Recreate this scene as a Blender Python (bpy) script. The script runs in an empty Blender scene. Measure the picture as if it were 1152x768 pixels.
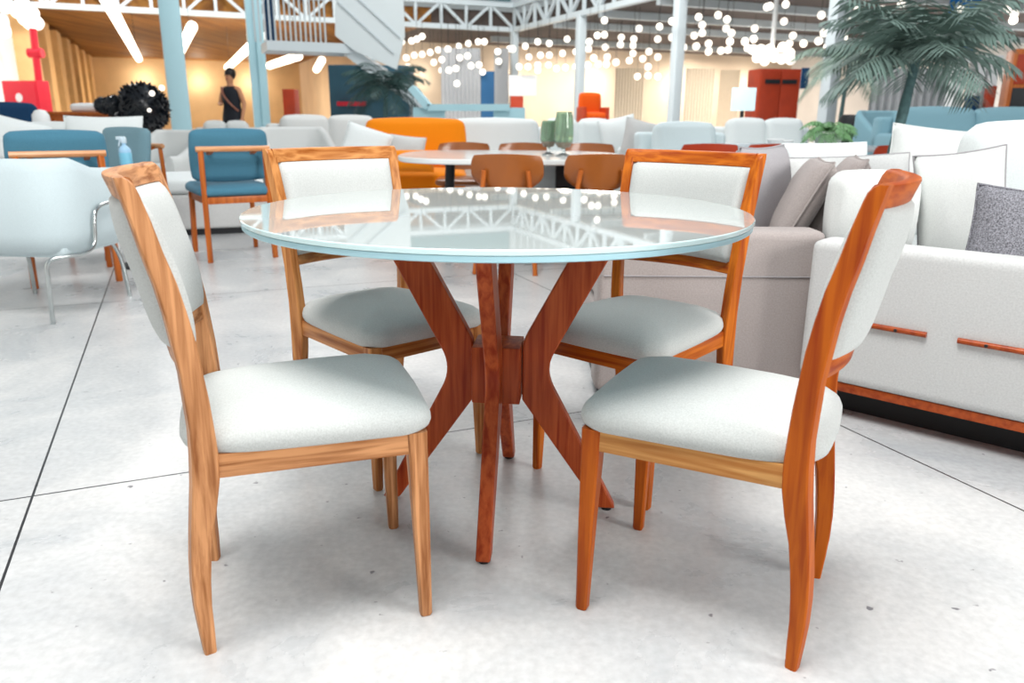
import bpy, bmesh, math, random
from mathutils import Vector, Matrix
random.seed(7)
SC = bpy.context.scene
COL = SC.collection
PI = math.pi
R = math.radians

# ------------------------------------------------------------------ camera
CAM_H, PITCH, ROLL, FPX = 0.9574, 0.2828, 0.0071, 874.4
def ray(px, py):
    a, b = px - 576.0, py - 384.0
    c, s = math.cos(ROLL), math.sin(ROLL)
    u, v = (c*a + s*b)/FPX, -(-s*a + c*b)/FPX
    return Vector((u, math.cos(PITCH) + v*math.sin(PITCH), -math.sin(PITCH) + v*math.cos(PITCH)))
def at(px, py, Y):
    d = ray(px, py); t = Y/d.y
    return Vector((0, 0, CAM_H)) + d*t
def gx(px, Y, py=140): return at(px, py, Y).x
cam = bpy.data.cameras.new('camera'); camo = bpy.data.objects.new('camera', cam); COL.objects.link(camo)
_c, _s = math.cos(ROLL), math.sin(ROLL)
_X = Vector((1, 0, 0)); _D = Vector((0, -math.sin(PITCH), -math.cos(PITCH))); _F = Vector((0, math.cos(PITCH), -math.sin(PITCH)))
_ea = _c*_X - _s*_D; _eb = _s*_X + _c*_D
M = Matrix((( _ea.x, -_eb.x, -_F.x, 0), (_ea.y, -_eb.y, -_F.y, 0), (_ea.z, -_eb.z, -_F.z, CAM_H), (0, 0, 0, 1)))
camo.matrix_world = M
cam.sensor_width = 36; cam.lens = 36*FPX/1152; cam.clip_start = 0.05; cam.clip_end = 200
cam.dof.use_dof = True; cam.dof.focus_distance = 1.75; cam.dof.aperture_fstop = 4.4
SC.camera = camo
SC.view_settings.view_transform = 'Standard'; SC.view_settings.look = 'None'
SC.view_settings.gamma = 1; SC.view_settings.use_curve_mapping = False
SC.view_settings.exposure = 0.1

# building axes (floor joints, columns and galleries all follow them)
AX = Vector((-0.391, 0.920, 0)); BX = Vector((0.920, 0.391, 0)); ORG = Vector((0, 20, 0))
BROT = math.atan2(0.391, 0.920)
S = 1.6                                                         # size of the hall's structural bay
def zs(z): return 0 if z <= 0 else CAM_H + (z-CAM_H)*S
def bl(al, be, z=0): return (ORG + AX*al + BX*be)*S + Vector((0, 0, zs(z)))

# ------------------------------------------------------------------ materials
def lin(c):
    if isinstance(c, str):
        c = c.lstrip('#'); c = [int(c[i:i+2], 16)/255 for i in (0, 2, 4)]
    return tuple((x/12.92 if x <= .04045 else ((x+.055)/1.055)**2.4) for x in c) + (1,)
MATS = {}
def base_mat(name):
    m = bpy.data.materials.new(name); m.use_nodes = True
    nt = m.node_tree; b = nt.nodes['Principled BSDF']
    MATS[name] = m
    return m, nt, b
def mat(name, col, rough=.5, metal=0, emit=0, coat=0, spec=.5, var=.0, scale=40, bump=0, trans=0, ior=1.45, sheen=0):
    if name in MATS: return MATS[name]
    m, nt, b = base_mat(name)
    c = lin(col)
    b.inputs['Base Color'].default_value = c
    b.inputs['Roughness'].default_value = rough; b.inputs['Metallic'].default_value = metal
    b.inputs['Coat Weight'].default_value = coat; b.inputs['Coat Roughness'].default_value = .08
    b.inputs['Specular IOR Level'].default_value = spec
    b.inputs['Transmission Weight'].default_value = trans; b.inputs['IOR'].default_value = ior
    b.inputs['Sheen Weight'].default_value = sheen
    if emit:
        b.inputs['Emission Color'].default_value = c; b.inputs['Emission Strength'].default_value = emit
    if var or bump:
        tc = nt.nodes.new('ShaderNodeTexCoord')
        n = nt.nodes.new('ShaderNodeTexNoise'); n.inputs['Scale'].default_value = scale; n.inputs['Detail'].default_value = 5
        nt.links.new(tc.outputs['Object'], n.inputs['Vector'])
        if var:
            r = nt.nodes.new('ShaderNodeValToRGB')
            r.color_ramp.elements[0].position = .3; r.color_ramp.elements[1].position = .7
            r.color_ramp.elements[0].color = tuple(x*(1-var) for x in c[:3]) + (1,)
            r.color_ramp.elements[1].color = tuple(min(1, x*(1+var*.6)) for x in c[:3]) + (1,)
            nt.links.new(n.outputs['Fac'], r.inputs['Fac']); nt.links.new(r.outputs['Color'], b.inputs['Base Color'])
        if bump:
            bp = nt.nodes.new('ShaderNodeBump'); bp.inputs['Strength'].default_value = bump; bp.inputs['Distance'].default_value = .002
            nt.links.new(n.outputs['Fac'], bp.inputs['Height']); nt.links.new(bp.outputs['Normal'], b.inputs['Normal'])
    return m
def wood(name, dark, light, axis='z', rough=.38, coat=.25, k=1.0):
    if name in MATS: return MATS[name]
    m, nt, b = base_mat(name)
    tc = nt.nodes.new('ShaderNodeTexCoord'); mp = nt.nodes.new('ShaderNodeMapping')
    sc = {'x': (2.2, 42, 42), 'y': (42, 2.2, 42), 'z': (42, 42, 2.2)}[axis]
    mp.inputs['Scale'].default_value = tuple(v*k for v in sc)
    nt.links.new(tc.outputs['Object'], mp.inputs['Vector'])
    n = nt.nodes.new('ShaderNodeTexNoise'); n.inputs['Scale'].default_value = 1.0; n.inputs['Detail'].default_value = 6; n.inputs['Distortion'].default_value = .35
    nt.links.new(mp.outputs['Vector'], n.inputs['Vector'])
    n2 = nt.nodes.new('ShaderNodeTexNoise'); n2.inputs['Scale'].default_value = 5.0; n2.inputs['Detail'].default_value = 2
    nt.links.new(tc.outputs['Object'], n2.inputs['Vector'])
    r = nt.nodes.new('ShaderNodeValToRGB'); e = r.color_ramp.elements
    e[0].position = .32; e[0].color = lin(dark); e[1].position = .62; e[1].color = lin(light)
    nt.links.new(n.outputs['Fac'], r.inputs['Fac'])
    mx = nt.nodes.new('ShaderNodeMix'); mx.data_type = 'RGBA'; mx.blend_type = 'MULTIPLY'; mx.inputs['Factor'].default_value = .22
    r2 = nt.nodes.new('ShaderNodeValToRGB'); r2.color_ramp.elements[0].color = (.62, .55, .5, 1); r2.color_ramp.elements[1].color = (1.1, 1.1, 1.1, 1)
    r2.color_ramp.elements[0].position = .35; r2.color_ramp.elements[1].position = .6
    nt.links.new(n2.outputs['Fac'], r2.inputs['Fac'])
    nt.links.new(r.outputs['Color'], mx.inputs[6]); nt.links.new(r2.outputs['Color'], mx.inputs[7])
    nt.links.new(mx.outputs[2], b.inputs['Base Color'])
    b.inputs['Roughness'].default_value = rough; b.inputs['Coat Weight'].default_value = coat; b.inputs['Coat Roughness'].default_value = .25; b.inputs['Specular IOR Level'].default_value = .16
    bp = nt.nodes.new('ShaderNodeBump'); bp.inputs['Strength'].default_value = .12; bp.inputs['Distance'].default_value = .001
    nt.links.new(n.outputs['Fac'], bp.inputs['Height']); nt.links.new(bp.outputs['Normal'], b.inputs['Normal'])
    return m
def fabric(name, col, var=.08, scale=260, bump=.25, rough=.9):
    return mat(name, col, rough=rough, var=var, scale=scale, bump=bump, spec=.2, sheen=.1)

W_CH = {a: wood('chair_wood_'+a, '#93380a', '#b85c12', a, .42, .02, 1.6) for a in 'yz'}      # orange chairs
W_CD = {a: wood('amber_chair_wood_'+a, '#943c06', '#c46a18', a, .42, .08, 1.6) for a in 'xyz'}
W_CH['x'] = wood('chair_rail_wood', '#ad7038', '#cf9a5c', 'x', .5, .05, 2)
W_LIT = {a: wood('lit_chair_wood_'+a, '#8a532b', '#cc9263', a, .42, .1, 2.2) for a in 'xyz'}      # shared chair wood, paled to carry the light on the left chair
W_MD = {a: wood('brown_chair_wood_'+a, '#8f4e18', '#c98a50', a, .4, .2, 1.6) for a in 'xyz'}  # brown lightened to take in light on the left rear chair's posts
W_TB = {a: wood('table_wood_'+a, '#8c2c0c', '#b9562a', a, .38, .05, 1.6) for a in 'xyz'}
W_BG = wood('showroom_wood', '#9c4a18', '#c0692c', 'z')
W_BAR = wood('lit_bar_wood', '#b87440', '#dba276', 'y')  # paler than the frame wood, so the bar tops look lit
W_RD = wood('red_brown_wood', '#8c3510', '#b0501f', 'y')
F_SEAT = fabric('pale_mint_linen', '#bcbfbd', var=.12, scale=330)
F_TAUPE = fabric('taupe_linen', '#a59c99', var=.12, scale=180)
F_LGREY = fabric('light_grey_linen', '#c8c9c8', var=.10, scale=180)
F_WHITE = fabric('white_linen', '#e0e6e6')
F_CREAM = fabric('cream_linen', '#d8dbd9')
F_DGREY = fabric('grey_linen', '#9d9a9d', var=.1)
F_TEAL = fabric('teal_wool', '#4a7c92', var=.12)
F_GTEAL = fabric('grey_teal_wool', '#6f8f9a', var=.12)
F_BLUE = fabric('pale_blue_wool', '#86aebb', var=.1)
F_NAVY = fabric('navy_wool', '#173a5c', var=.1)
F_ORANGE = fabric('orange_wool', '#f08a10', var=.1)
M_WHITE = mat('white_paint', '#e8eaea', rough=.45)
M_COL = mat('pale_blue_paint', '#aad2dc', rough=.4)
M_GREYP = mat('grey_steel_paint', '#bcc6ca', rough=.45)
M_STEEL = mat('brushed_steel', '#c2c8c8', rough=.25, metal=1)
M_BLACK = mat('black_rubber', '#0d0f12', rough=.6)
M_DARK = mat('dark_lacquer', '#15181d', rough=.5)
M_BULB = mat('lit_globe', '#fff6ea', emit=1.4)
M_TUBE = mat('lit_tube', '#fff3e0', emit=3)
M_RED = mat('red_paint', '#d81f35', rough=.45)
M_BROWNV = mat('brown_veneer', '#96531d', rough=.35, var=.12, scale=6, coat=.3)
M_RUST = mat('rust_lacquer', '#a8330c', rough=.5, var=.15, scale=5)
M_STONE = mat('white_stone_top', '#dfe4e4', rough=.18, coat=.3)
M_GLASSG = mat('green_glass', '#c3dcc4', rough=.05, trans=.8, ior=1.4)
M_CLEAR = mat('clear_glass', '#eef6f6', rough=.04, trans=.9, ior=1.4)

# ------------------------------------------------------------------ mesh helpers
def finish(bm, smooth=38):
    bmesh.ops.recalc_face_normals(bm, faces=bm.faces)
    for f in bm.faces: f.smooth = True
    lim = math.radians(smooth)
    for e in bm.edges:
        if len(e.link_faces) == 2: e.smooth = e.calc_face_angle(0) < lim
    return bm
def obj(name, bm, m, parent=None, loc=(0, 0, 0), rot=(0, 0, 0), smooth=38):
    finish(bm, smooth)
    me = bpy.data.meshes.new(name); bm.to_mesh(me); bm.free()
    for x in (m if isinstance(m, (list, tuple)) else [m]): me.materials.append(x)
    o = bpy.data.objects.new(name, me); COL.objects.link(o)
    o.location = loc; o.rotation_euler = rot
    if parent: o.parent = parent
    return o
def tag(o, label=None, cat=None, group=None, kind=None):
    if label: o['label'] = label
    if cat: o['category'] = cat
    if group: o['group'] = group
    if kind: o['kind'] = kind
    return o
def thing(name, label, cat, loc=(0, 0, 0), rz=0, group=None):
    o = bpy.data.objects.new(name, None); o.empty_display_size = .1; COL.objects.link(o)
    o.location = loc; o.rotation_euler = (0, 0, rz)
    return tag(o, label, cat, group)
def dup(root, loc, rz, label=None, group=None, scale=None):
    r = root.copy(); COL.objects.link(r); r.location = loc; r.rotation_euler = (0, 0, rz)
    if scale: r.scale = scale
    if label: r['label'] = label
    if group: r['group'] = group
    for ch in list(root.children):
        c = ch.copy(); COL.objects.link(c); c.parent = r
        for g in list(ch.children):
            d = g.copy(); COL.objects.link(d); d.parent = c
    return r
def struct(name, bm, m, loc=(0, 0, 0), rot=(0, 0, 0), parent=None, smooth=38):
    o = obj(name, bm, m, parent, loc, rot, smooth)
    if not parent: o['kind'] = 'structure'
    return o
def NB(): return bmesh.new()
def box(bm, lo, hi, bev=0, seg=2, mi=0):
    t = bmesh.new()
    bmesh.ops.create_cube(t, size=1)
    lo, hi = Vector(lo), Vector(hi)
    for v in t.verts:
        v.co = Vector((lo[i] + (v.co[i]+.5)*(hi[i]-lo[i]) for i in range(3)))
    if bev: bmesh.ops.bevel(t, geom=list(t.edges), offset=bev, segments=seg, profile=.6, affect='EDGES', clamp_overlap=True)
    return merge(bm, t, mi)
def merge(bm, t, mi=0, mtx=None):
    vs = [bm.verts.new(mtx @ v.co if mtx else v.co) for v in t.verts]
    t.verts.index_update()
    for f in t.faces:
        try:
            g = bm.faces.new([vs[v.index] for v in f.verts]); g.material_index = mi
        except ValueError: pass
    t.free(); return bm
def bar(bm, p, q, w, h, up=(0, 0, 1), bev=0, mi=0):
    p, q = Vector(p), Vector(q); d = q-p; L = d.length; z = d.normalized()
    x = Vector(up).cross(z)
    if x.length < 1e-4: x = Vector((1, 0, 0)).cross(z)
    x.normalize(); y = z.cross(x)
    t = bmesh.new(); box(t, (-w/2, -h/2, 0), (w/2, h/2, L), bev)
    m4 = Matrix(((x.x, y.x, z.x, p.x), (x.y, y.y, z.y, p.y), (x.z, y.z, z.z, p.z), (0, 0, 0, 1)))
    return merge(bm, t, mi, m4)
def rings(bm, rs, cap=True, closed=True, mi=0):
    V = [[bm.verts.new(p) for p in r] for r in rs]
    n = len(V[0])
    for a, b in zip(V, V[1:]):
        for i in range(n if closed else n-1):
            j = (i+1) % n
            try: f = bm.faces.new((a[i], a[j], b[j], b[i])); f.material_index = mi
            except ValueError: pass
    if cap and closed:
        for r in (V[0], V[-1]):
            try: f = bm.faces.new(r); f.material_index = mi
            except ValueError: pass
    return V
def smooth_path(pts, n=6):
    pts = [Vector(p) for p in pts]; out = []
    P = [pts[0]*2-pts[1]] + pts + [pts[-1]*2-pts[-2]]
    for i in range(1, len(P)-2):
        for k in range(n):
            t = k/n; a, b, c, d = P[i-1:i+3]
            out.append(.5*((2*b) + (c-a)*t + (2*a-5*b+4*c-d)*t*t + (3*b-a-3*c+d)*t**3))
    out.append(pts[-1]); return out
def tube(bm, pts, r, seg=10, mi=0, rfun=None):
    pts = [Vector(p) for p in pts]; rs = []; prev = None
    for i, p in enumerate(pts):
        d = (pts[min(i+1, len(pts)-1)] - pts[max(i-1, 0)]).normalized()
        if prev is None:
            a = d.cross(Vector((0, 0, 1)))
            if a.length < .1: a = d.cross(Vector((1, 0, 0)))
        else: a = prev - d*prev.dot(d)
        a.normalize(); prev = a; b = d.cross(a)
        rr = rfun(i/(len(pts)-1)) if rfun else r
        rs.append([p + (a*math.cos(2*PI*k/seg) + b*math.sin(2*PI*k/seg))*rr for k in range(seg)])
    rings(bm, rs, mi=mi); return bm
def lathe(bm, prof, seg=32, c=(0, 0, 0), mi=0):
    c = Vector(c)
    rings(bm, [[c + Vector((r*math.cos(2*PI*k/seg), r*math.sin(2*PI*k/seg), z)) for k in range(seg)] for r, z in prof], mi=mi)
    return bm
def round_poly(pts, rad, n=6):
    out = []; N = len(pts)
    for i in range(N):
        p, a, b = Vector(pts[i]), Vector(pts[i-1]), Vector(pts[(i+1) % N])
        r = rad[i] if isinstance(rad, (list, tuple)) else rad
        da, db = (a-p), (b-p); la, lb = da.length, db.length
        r = min(r, la*.49, lb*.49)
        if r < 1e-5: out.append(p); continue
        s, e = p + da/la*r, p + db/lb*r
        for k in range(n+1):
            t = k/n; out.append((1-t)**2*s + 2*t*(1-t)*p + t*t*e)
    return out
def prism(bm, poly, z0, z1, fx, bev=.003, mi=0):
    """poly in 2D, extruded along the third axis; fx(u, v, w) places it"""
    c = Vector((sum(p[0] for p in poly)/len(poly), sum(p[1] for p in poly)/len(poly)))
    def inset(k):
        o = []; N = len(poly)
        for i in range(N):
            a, p, b = Vector(poly[i-1][:2]), Vector(poly[i][:2]), Vector(poly[(i+1) % N][:2])
            t = (b-a)
            if t.length < 1e-7: o.append(p); continue
            t.normalize(); nrm = Vector((-t.y, t.x))
            o.append(p + nrm*k*SGN)
        return o
    area = sum(poly[i-1][0]*poly[i][1]-poly[i][0]*poly[i-1][1] for i in range(len(poly)))
    SGN = 1 if area > 0 else -1
    rs = []
    for w, k in ((z0, bev), (z0+bev, 0), (z1-bev, 0), (z1, bev)) if bev else ((z0, 0), (z1, 0)):
        rs.append([fx(p[0], p[1], w) for p in inset(k)])
    rings(bm, rs, mi=mi); return bm
def rcushion(bm, sx, sy, sz, puff=.02, r=.05, c=(0, 0, 0), n=14, mi=0):
    """block cushion: rounded box whose six faces swell"""
    c = Vector(c); t = bmesh.new(); bmesh.ops.create_cube(t, size=2)
    bmesh.ops.subdivide_edges(t, edges=list(t.edges), cuts=n, use_grid_fill=True)
    h = Vector((sx/2, sy/2, sz/2)); r = min(r, min(h)*.95)
    for v in t.verts:
        u = v.co.copy(); p = Vector([u[i]*h[i] for i in range(3)])
        core = Vector([max(-(h[i]-r), min(h[i]-r, p[i])) for i in range(3)])
        d = p-core
        if d.length > 1e-9:
            d2 = d.normalized()*r if max(abs(x) for x in u) > .999 else d
            p = core + d2
        k = [(1-u[i]**2) for i in range(3)]
        for i in range(3):
            o = [j for j in range(3) if j != i]
            p[i] += puff*u[i]*k[o[0]]*k[o[1]] if abs(u[i]) > .5 else 0
        v.co = p + c
    return merge(bm, t, mi)
def pillow_mesh(w, h, t, n=20, pipe=.004, seed=1, boxy=.55):
    """pillow standing in XZ, thickness along Y, corners pinched, centre full"""
    rnd = random.Random(seed); bm = NB(); ph = [rnd.uniform(0, 6) for _ in range(4)]
    def P(u, v, s):
        x = u*w/2*(1-.06*(1-abs(v)**2)*0 - .05*(1-v*v)*abs(u)**3); z = v*h/2*(1-.05*(1-u*u)*abs(v)**3)
        k = max(0, (1-abs(u)**2.4)*(1-abs(v)**2.4))
        y = s*t/2*(k**boxy) + .006*math.sin(3*u+ph[0])*math.sin(2.5*v+ph[1])*k
        return Vector((x, y, z))
    for s in (-1, 1):
        V = [[bm.verts.new(P(-1+2*i/n, -1+2*j/n, s)) for i in range(n+1)] for j in range(n+1)]
        for j in range(n):
            for i in range(n):
                bm.faces.new((V[j][i], V[j][i+1], V[j+1][i+1], V[j+1][i]))
    bmesh.ops.remove_doubles(bm, verts=bm.verts, dist=1e-5)
    edge = [P(-1+2*i/n, -1, 0) for i in range(n)] + [P(1, -1+2*i/n, 0) for i in range(n)] + [P(1-2*i/n, 1, 0) for i in range(n)] + [P(-1, 1-2*i/n, 0) for i in range(n)]
    pb = NB()
    if pipe: tube(pb, edge+[edge[0]], pipe, 6)
    return bm, pb
def basis_rot(xa, ya, za):
    return Matrix(((xa.x, ya.x, za.x), (xa.y, ya.y, za.y), (xa.z, ya.z, za.z))).to_euler()

# ------------------------------------------------------------------ dining chair (measured profile)
Z_ = [0, .05, .10, .15, .20, .25, .30, .35, .40, .45, .50, .55, .60, .65, .70, .75, .80, .84, .853, .861, .8655]
FR = [.015, .016, .016, .019, .024, .031, .043, .052, .054, .052, .049, .044, .039, .031, .021, .007, -.005, -.0165, -.021, -.027, -.034]
RR = [-.005, -.009, -.012, -.012, -.009, -.004, .002, .008, .012, .014, .012, .010, .004, -.002, -.011, -.023, -.033, -.0425, -.0455, -.047, -.0485]
def lerp_tab(z, T):
    for i in range(len(Z_)-1):
        if z <= Z_[i+1]:
            t = (z-Z_[i])/(Z_[i+1]-Z_[i]); return T[i]+(T[i+1]-T[i])*max(0, t)
    return T[-1]
def pmid(z): return (lerp_tab(z, FR)+lerp_tab(z, RR))/2
def plat(z): return .165 + .034*z/.865
PSI = .28
def chair(name, label, loc, rz, W, group='dining chairs around the round table'):
    t = thing(name, label, 'chair', loc, rz, group)
    for s in (1, -1):                                            # curved rear posts
        bm = NB(); rs = []
        for z, f, r in zip(Z_, FR, RR):
            hw = (f-r)/2/math.cos(PSI); c = Vector(((f+r)/2, s*plat(z), z))
            ax = Vector((math.cos(PSI), -s*math.sin(PSI), 0)); nr = Vector((s*math.sin(PSI), math.cos(PSI), 0))
            hh = .014 if z > .2 else .011+.003*z/.2
            ch = min(.003, hw*.4)
            sec = [(hw, hh-ch), (hw-ch, hh), (-hw+ch, hh), (-hw, hh-ch), (-hw, -hh+ch), (-hw+ch, -hh), (hw-ch, -hh), (hw, -hh+ch)]
            rs.append([c+ax*a+nr*b for a, b in sec])
        rings(bm, rs); obj('back_post', bm, W['z'], t)
    for s in (1, -1):                                            # tapered front legs
        bm = NB(); rs = []
        for z, xa, xb, ya, yb in ((0, .4, .4195, .169, .187), (.004, .398, .4215, .167, .189), (.2, .391, .4215, .160, .1895), (.37, .3835, .421, .1525, .1895), (.394, .3825, .421, .152, .1895)):
            q = .004
            sec = [(xb, yb-q), (xb-q, yb), (xa+q, yb), (xa, yb-q), (xa, ya+q), (xa+q, ya), (xb-q, ya), (xb, ya+q)]
            rs.append([Vector((x, s*y, z)) for x, y in sec])
        rings(bm, rs); obj('front_leg', bm, W['z'], t)
    for s in (1, -1):
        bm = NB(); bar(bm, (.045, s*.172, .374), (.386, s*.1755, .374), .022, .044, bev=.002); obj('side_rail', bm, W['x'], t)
    bm = NB(); bar(bm, (.404, -.155, .372), (.404, .155, .372), .022, .044, bev=.002); obj('front_rail', bm, W['y'], t)
    bm = NB(); bar(bm, (.030, -.170, .372), (.030, .170, .372), .020, .044, bev=.002); obj('rear_rail', bm, W['y'], t)
    # seat cushion, notched round the posts
    half = [(-.014, 0), (-.008, .12), (.018, .166), (.075, .187), (.15, .192), (.24, .196), (.397, .199), (.436, .168), (.442, 0)]
    pts = half[:-1] + [half[-1]] + [(x, -y) for x, y in reversed(half[1:-1])]
    poly = round_poly(pts, [.05, .05, .03, .05, .03, .05, .032, .04, .1, .04, .032, .05, .03, .05, .03, .05], 5)
    cx, cy = .215, 0
    prof = [(.965, .3935), (.985, .398), (1.0, .408), (.997, .418), (.975, .430), (.93, .440), (.85, .449), (.72, .456), (.55, .461), (.35, .4645), (.15, .466)]
    sm = [(.0, 0), (.004, .10), (.03, .148), (.12, .170), (.25, .185), (.38, .187), (.42, .155), (.434, .08), (.438, 0)]
    sm = sm + [(x, -y) for x, y in reversed(sm[1:-1])]
    def rad(p):
        dx, dy = p[0]-cx, p[1]-cy; L = math.hypot(dx, dy); dx, dy = dx/L, dy/L; best = L
        for i in range(len(sm)):
            (x1, y1), (x2, y2) = sm[i-1], sm[i]; ex, ey = x2-x1, y2-y1; den = dx*ey-dy*ex
            if abs(den) < 1e-9: continue
            tt = ((x1-cx)*ey-(y1-cy)*ex)/den; uu = ((x1-cx)*dy-(y1-cy)*dx)/den
            if tt > 0 and -1e-6 <= uu <= 1+1e-6: best = tt; break
        return L, min(best, L*1.0)
    RD = [rad(p) for p in poly]
    bm = NB(); rs = []
    for k, z in prof:
        w_ = max(0, min(1, (k-.80)/.165)); ring = []
        for p, (L, S) in zip(poly, RD):
            q = k*(S+(L-S)*w_)/L; ring.append(Vector((cx+(p[0]-cx)*q, (p[1]-cy)*q, z)))
        rs.append(ring)
    rings(bm, rs); obj('seat_cushion', bm, F_SEAT, t, smooth=70)
    # bowed rails
    def rail(nm, z0, z1, th, bow, rnd):
        bm = NB(); rs = []; n = 18
        for i in range(n+1):
            u = -1+2*i/n; y = u*(plat((z0+z1)/2)-.006)
            sec = []
            q = rnd
            for dz, dx in ((z0+.002, -th/2+.002), (z0, -th/2+.004), (z0, th/2-.004), (z0+.003, th/2), (z1-q, th/2), (z1-q*.3, th/2-q*.3), (z1, th/2-q), (z1, -th/2+q), (z1-q*.3, -th/2+q*.3), (z1-q, -th/2)):
                sec.append(Vector((pmid(min(dz, .84)) - bow*(1-u*u) + dx - max(0, dz-.84)*.3, y, dz)))
            rs.append(sec)
        rings(bm, rs); return obj(nm, bm, W['y'], t)
    rail('top_rail', .828, .8655, .026, .038, .006)
    rail('lower_rail', .548, .582, .022, .036, .004)
    # upholstered back pad
    bm = NB(); nu, nv = 22, 22; z0, z1 = .574, .832
    fr, bk = [], []
    for j in range(nv+1):
        v = -1+2*j/nv; z = (z0+z1)/2 + v*(z1-z0)/2; rf, rb = [], []
        for i in range(nu+1):
            u = -1+2*i/nu; y = u*(plat(z)-.0135)
            k = max(0, (1-abs(v)**3.2))**.5 * max(0, (1-abs(u)**7))**.5
            c = pmid(z) - .038*(1-u*u)
            hf = .012+.027*k if k > 0 else .004; hb = .008+.021*k if k > 0 else .004
            rf.append(bm.verts.new((c+hf, y, z))); rb.append(bm.verts.new((c-hb, y, z)))
        fr.append(rf); bk.append(rb)
    for j in range(nv):
        for i in range(nu):
            bm.faces.new((fr[j][i], fr[j][i+1], fr[j+1][i+1], fr[j+1][i])); bm.faces.new((bk[j][i], bk[j+1][i], bk[j+1][i+1], bk[j][i+1]))
    for i in range(nu):
        for j in (0, nv): bm.faces.new((fr[j][i], fr[j][i+1], bk[j][i+1], bk[j][i]))
    for j in range(nv):
        for i in (0, nu): bm.faces.new((fr[j][i], fr[j+1][i], bk[j+1][i], bk[j][i]))
    obj('back_pad', bm, F_SEAT, t, smooth=60)
    return t
chair('dining_chair', 'dining chair with grainy frame paled by painted light at the left front of the round table', (-.6142, 1.3784, 0), .3274, W_LIT)
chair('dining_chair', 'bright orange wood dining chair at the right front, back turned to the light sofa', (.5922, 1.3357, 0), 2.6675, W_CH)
chair('dining_chair', 'brown wood dining chair behind the round table, in front of the orange sofa', (-.5001, 2.2966, 0), -.825, W_MD)
chair('dining_chair', 'orange wood dining chair behind the round table, in front of the taupe sofa arm', (.4768, 2.2078, 0), -2.285, W_CD)

# ------------------------------------------------------------------ round table
TX, TY, TR = -.0329, 1.8085, .5681
M_TOP, nt, b = base_mat('painted_glass_top')
b.inputs['Base Color'].default_value = lin('#b3bab8'); b.inputs['Roughness'].default_value = .025; b.inputs['IOR'].default_value = 1.5
b.inputs['Coat Weight'].default_value = .3; b.inputs['Coat Roughness'].default_value = .02
M_EDGE = mat('glass_edge', '#d3eef0', rough=.12, coat=.5)
M_UNDER = mat('white_glass_edge', '#b5dfea', rough=.3)
t = thing('round_table', 'round glass topped dining table on four crossed wooden legs between the four chairs', 'table', (TX, TY, 0), -.0966)
bm = NB(); lathe(bm, [(.001, .7395), (TR-.002, .7395), (TR, .741), (TR, .7485), (TR-.0015, .75), (.3, .75), (.001, .75)], 128, mi=1)
for f in bm.faces:
    if min(v.co.z for v in f.verts) > .7499: f.material_index = 0
obj('glass_top', bm, [M_TOP, M_EDGE], t, smooth=30)
bm = NB(); lathe(bm, [(.01, .727), (TR-.006, .727), (TR-.003, .729), (TR-.0025, .7385), (.01, .7385)], 128)
obj('under_panel', bm, M_UNDER, t)['label'] = 'pale blue lower disc under the glass'
bm = NB(); box(bm, (-.058, -.058, .292), (.058, .058, .432), .004); obj('hub_block', bm, W_TB['z'], t)
leg = round_poly([(.302, .727), (.112, .366), (.298, .008), (.256, .008), (.060, .290), (.060, .436), (.214, .727)],
                 [0, .055, .006, .006, .004, .02, 0], 8)
for k in range(4):
    a = k*PI/2
    bm = NB(); ca, sa = math.cos(a), math.sin(a)
    prism(bm, leg, -.0165, .0165, lambda u, v, w: Vector((u*ca-w*sa, u*sa+w*ca, v)), .003)
    lg = obj('leg', bm, W_TB['z'], t)
    bm = NB(); lathe(bm, [(.001, 0), (.013, 0), (.013, .010), (.001, .010)], 20, (.277*ca, .277*sa, 0)); obj('foot_pad', bm, M_BLACK, lg)

# ------------------------------------------------------------------ floor
m, nt, b = base_mat('polished_concrete')
tc = nt.nodes.new('ShaderNodeTexCoord'); mp = nt.nodes.new('ShaderNodeMapping'); mp.vector_type = 'TEXTURE'
mp.inputs['Rotation'].default_value = (0, 0, BROT)
nt.links.new(tc.outputs['Object'], mp.inputs['Vector'])
sx = nt.nodes.new('ShaderNodeSeparateXYZ'); nt.links.new(mp.outputs['Vector'], sx.inputs[0])
def joint(sock, off):
    def mth(op, a, v=None):
        n = nt.nodes.new('ShaderNodeMath'); n.operation = op
        nt.links.new(a, n.inputs[0])
        if v is not None: n.inputs[1].default_value = v
        return n.outputs[0]
    q = mth('SUBTRACT', sock, off); q = mth('DIVIDE', q, 2.33); q = mth('FRACT', q); q = mth('SUBTRACT', q, .5); q = mth('ABSOLUTE', q)
    return mth('GREATER_THAN', q, .5-.0032/2.33)
j1 = joint(sx.outputs['X'], -.43); j2 = joint(sx.outputs['Y'], 2.165)
mxj = nt.nodes.new('ShaderNodeMath'); mxj.operation = 'MAXIMUM'; nt.links.new(j1, mxj.inputs[0]); nt.links.new(j2, mxj.inputs[1])
n1 = nt.nodes.new('ShaderNodeTexNoise'); n1.inputs['Scale'].default_value = 1.7; n1.inputs['Detail'].default_value = 8; n1.inputs['Roughness'].default_value = .62; n1.inputs['Distortion'].default_value = .5
n2 = nt.nodes.new('ShaderNodeTexNoise'); n2.inputs['Scale'].default_value = 55; n2.inputs['Detail'].default_value = 6
n3 = nt.nodes.new('ShaderNodeTexNoise'); n3.inputs['Scale'].default_value = 28; n3.inputs['Detail'].default_value = 2
for n in (n1, n2, n3): nt.links.new(tc.outputs['Object'], n.inputs['Vector'])
r1 = nt.nodes.new('ShaderNodeValToRGB'); e = r1.color_ramp.elements
e[0].position = .3; e[0].color = lin('#adb1b4'); e[1].position = .68; e[1].color = lin('#d8d7d5')
nt.links.new(n1.outputs['Fac'], r1.inputs['Fac'])
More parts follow.
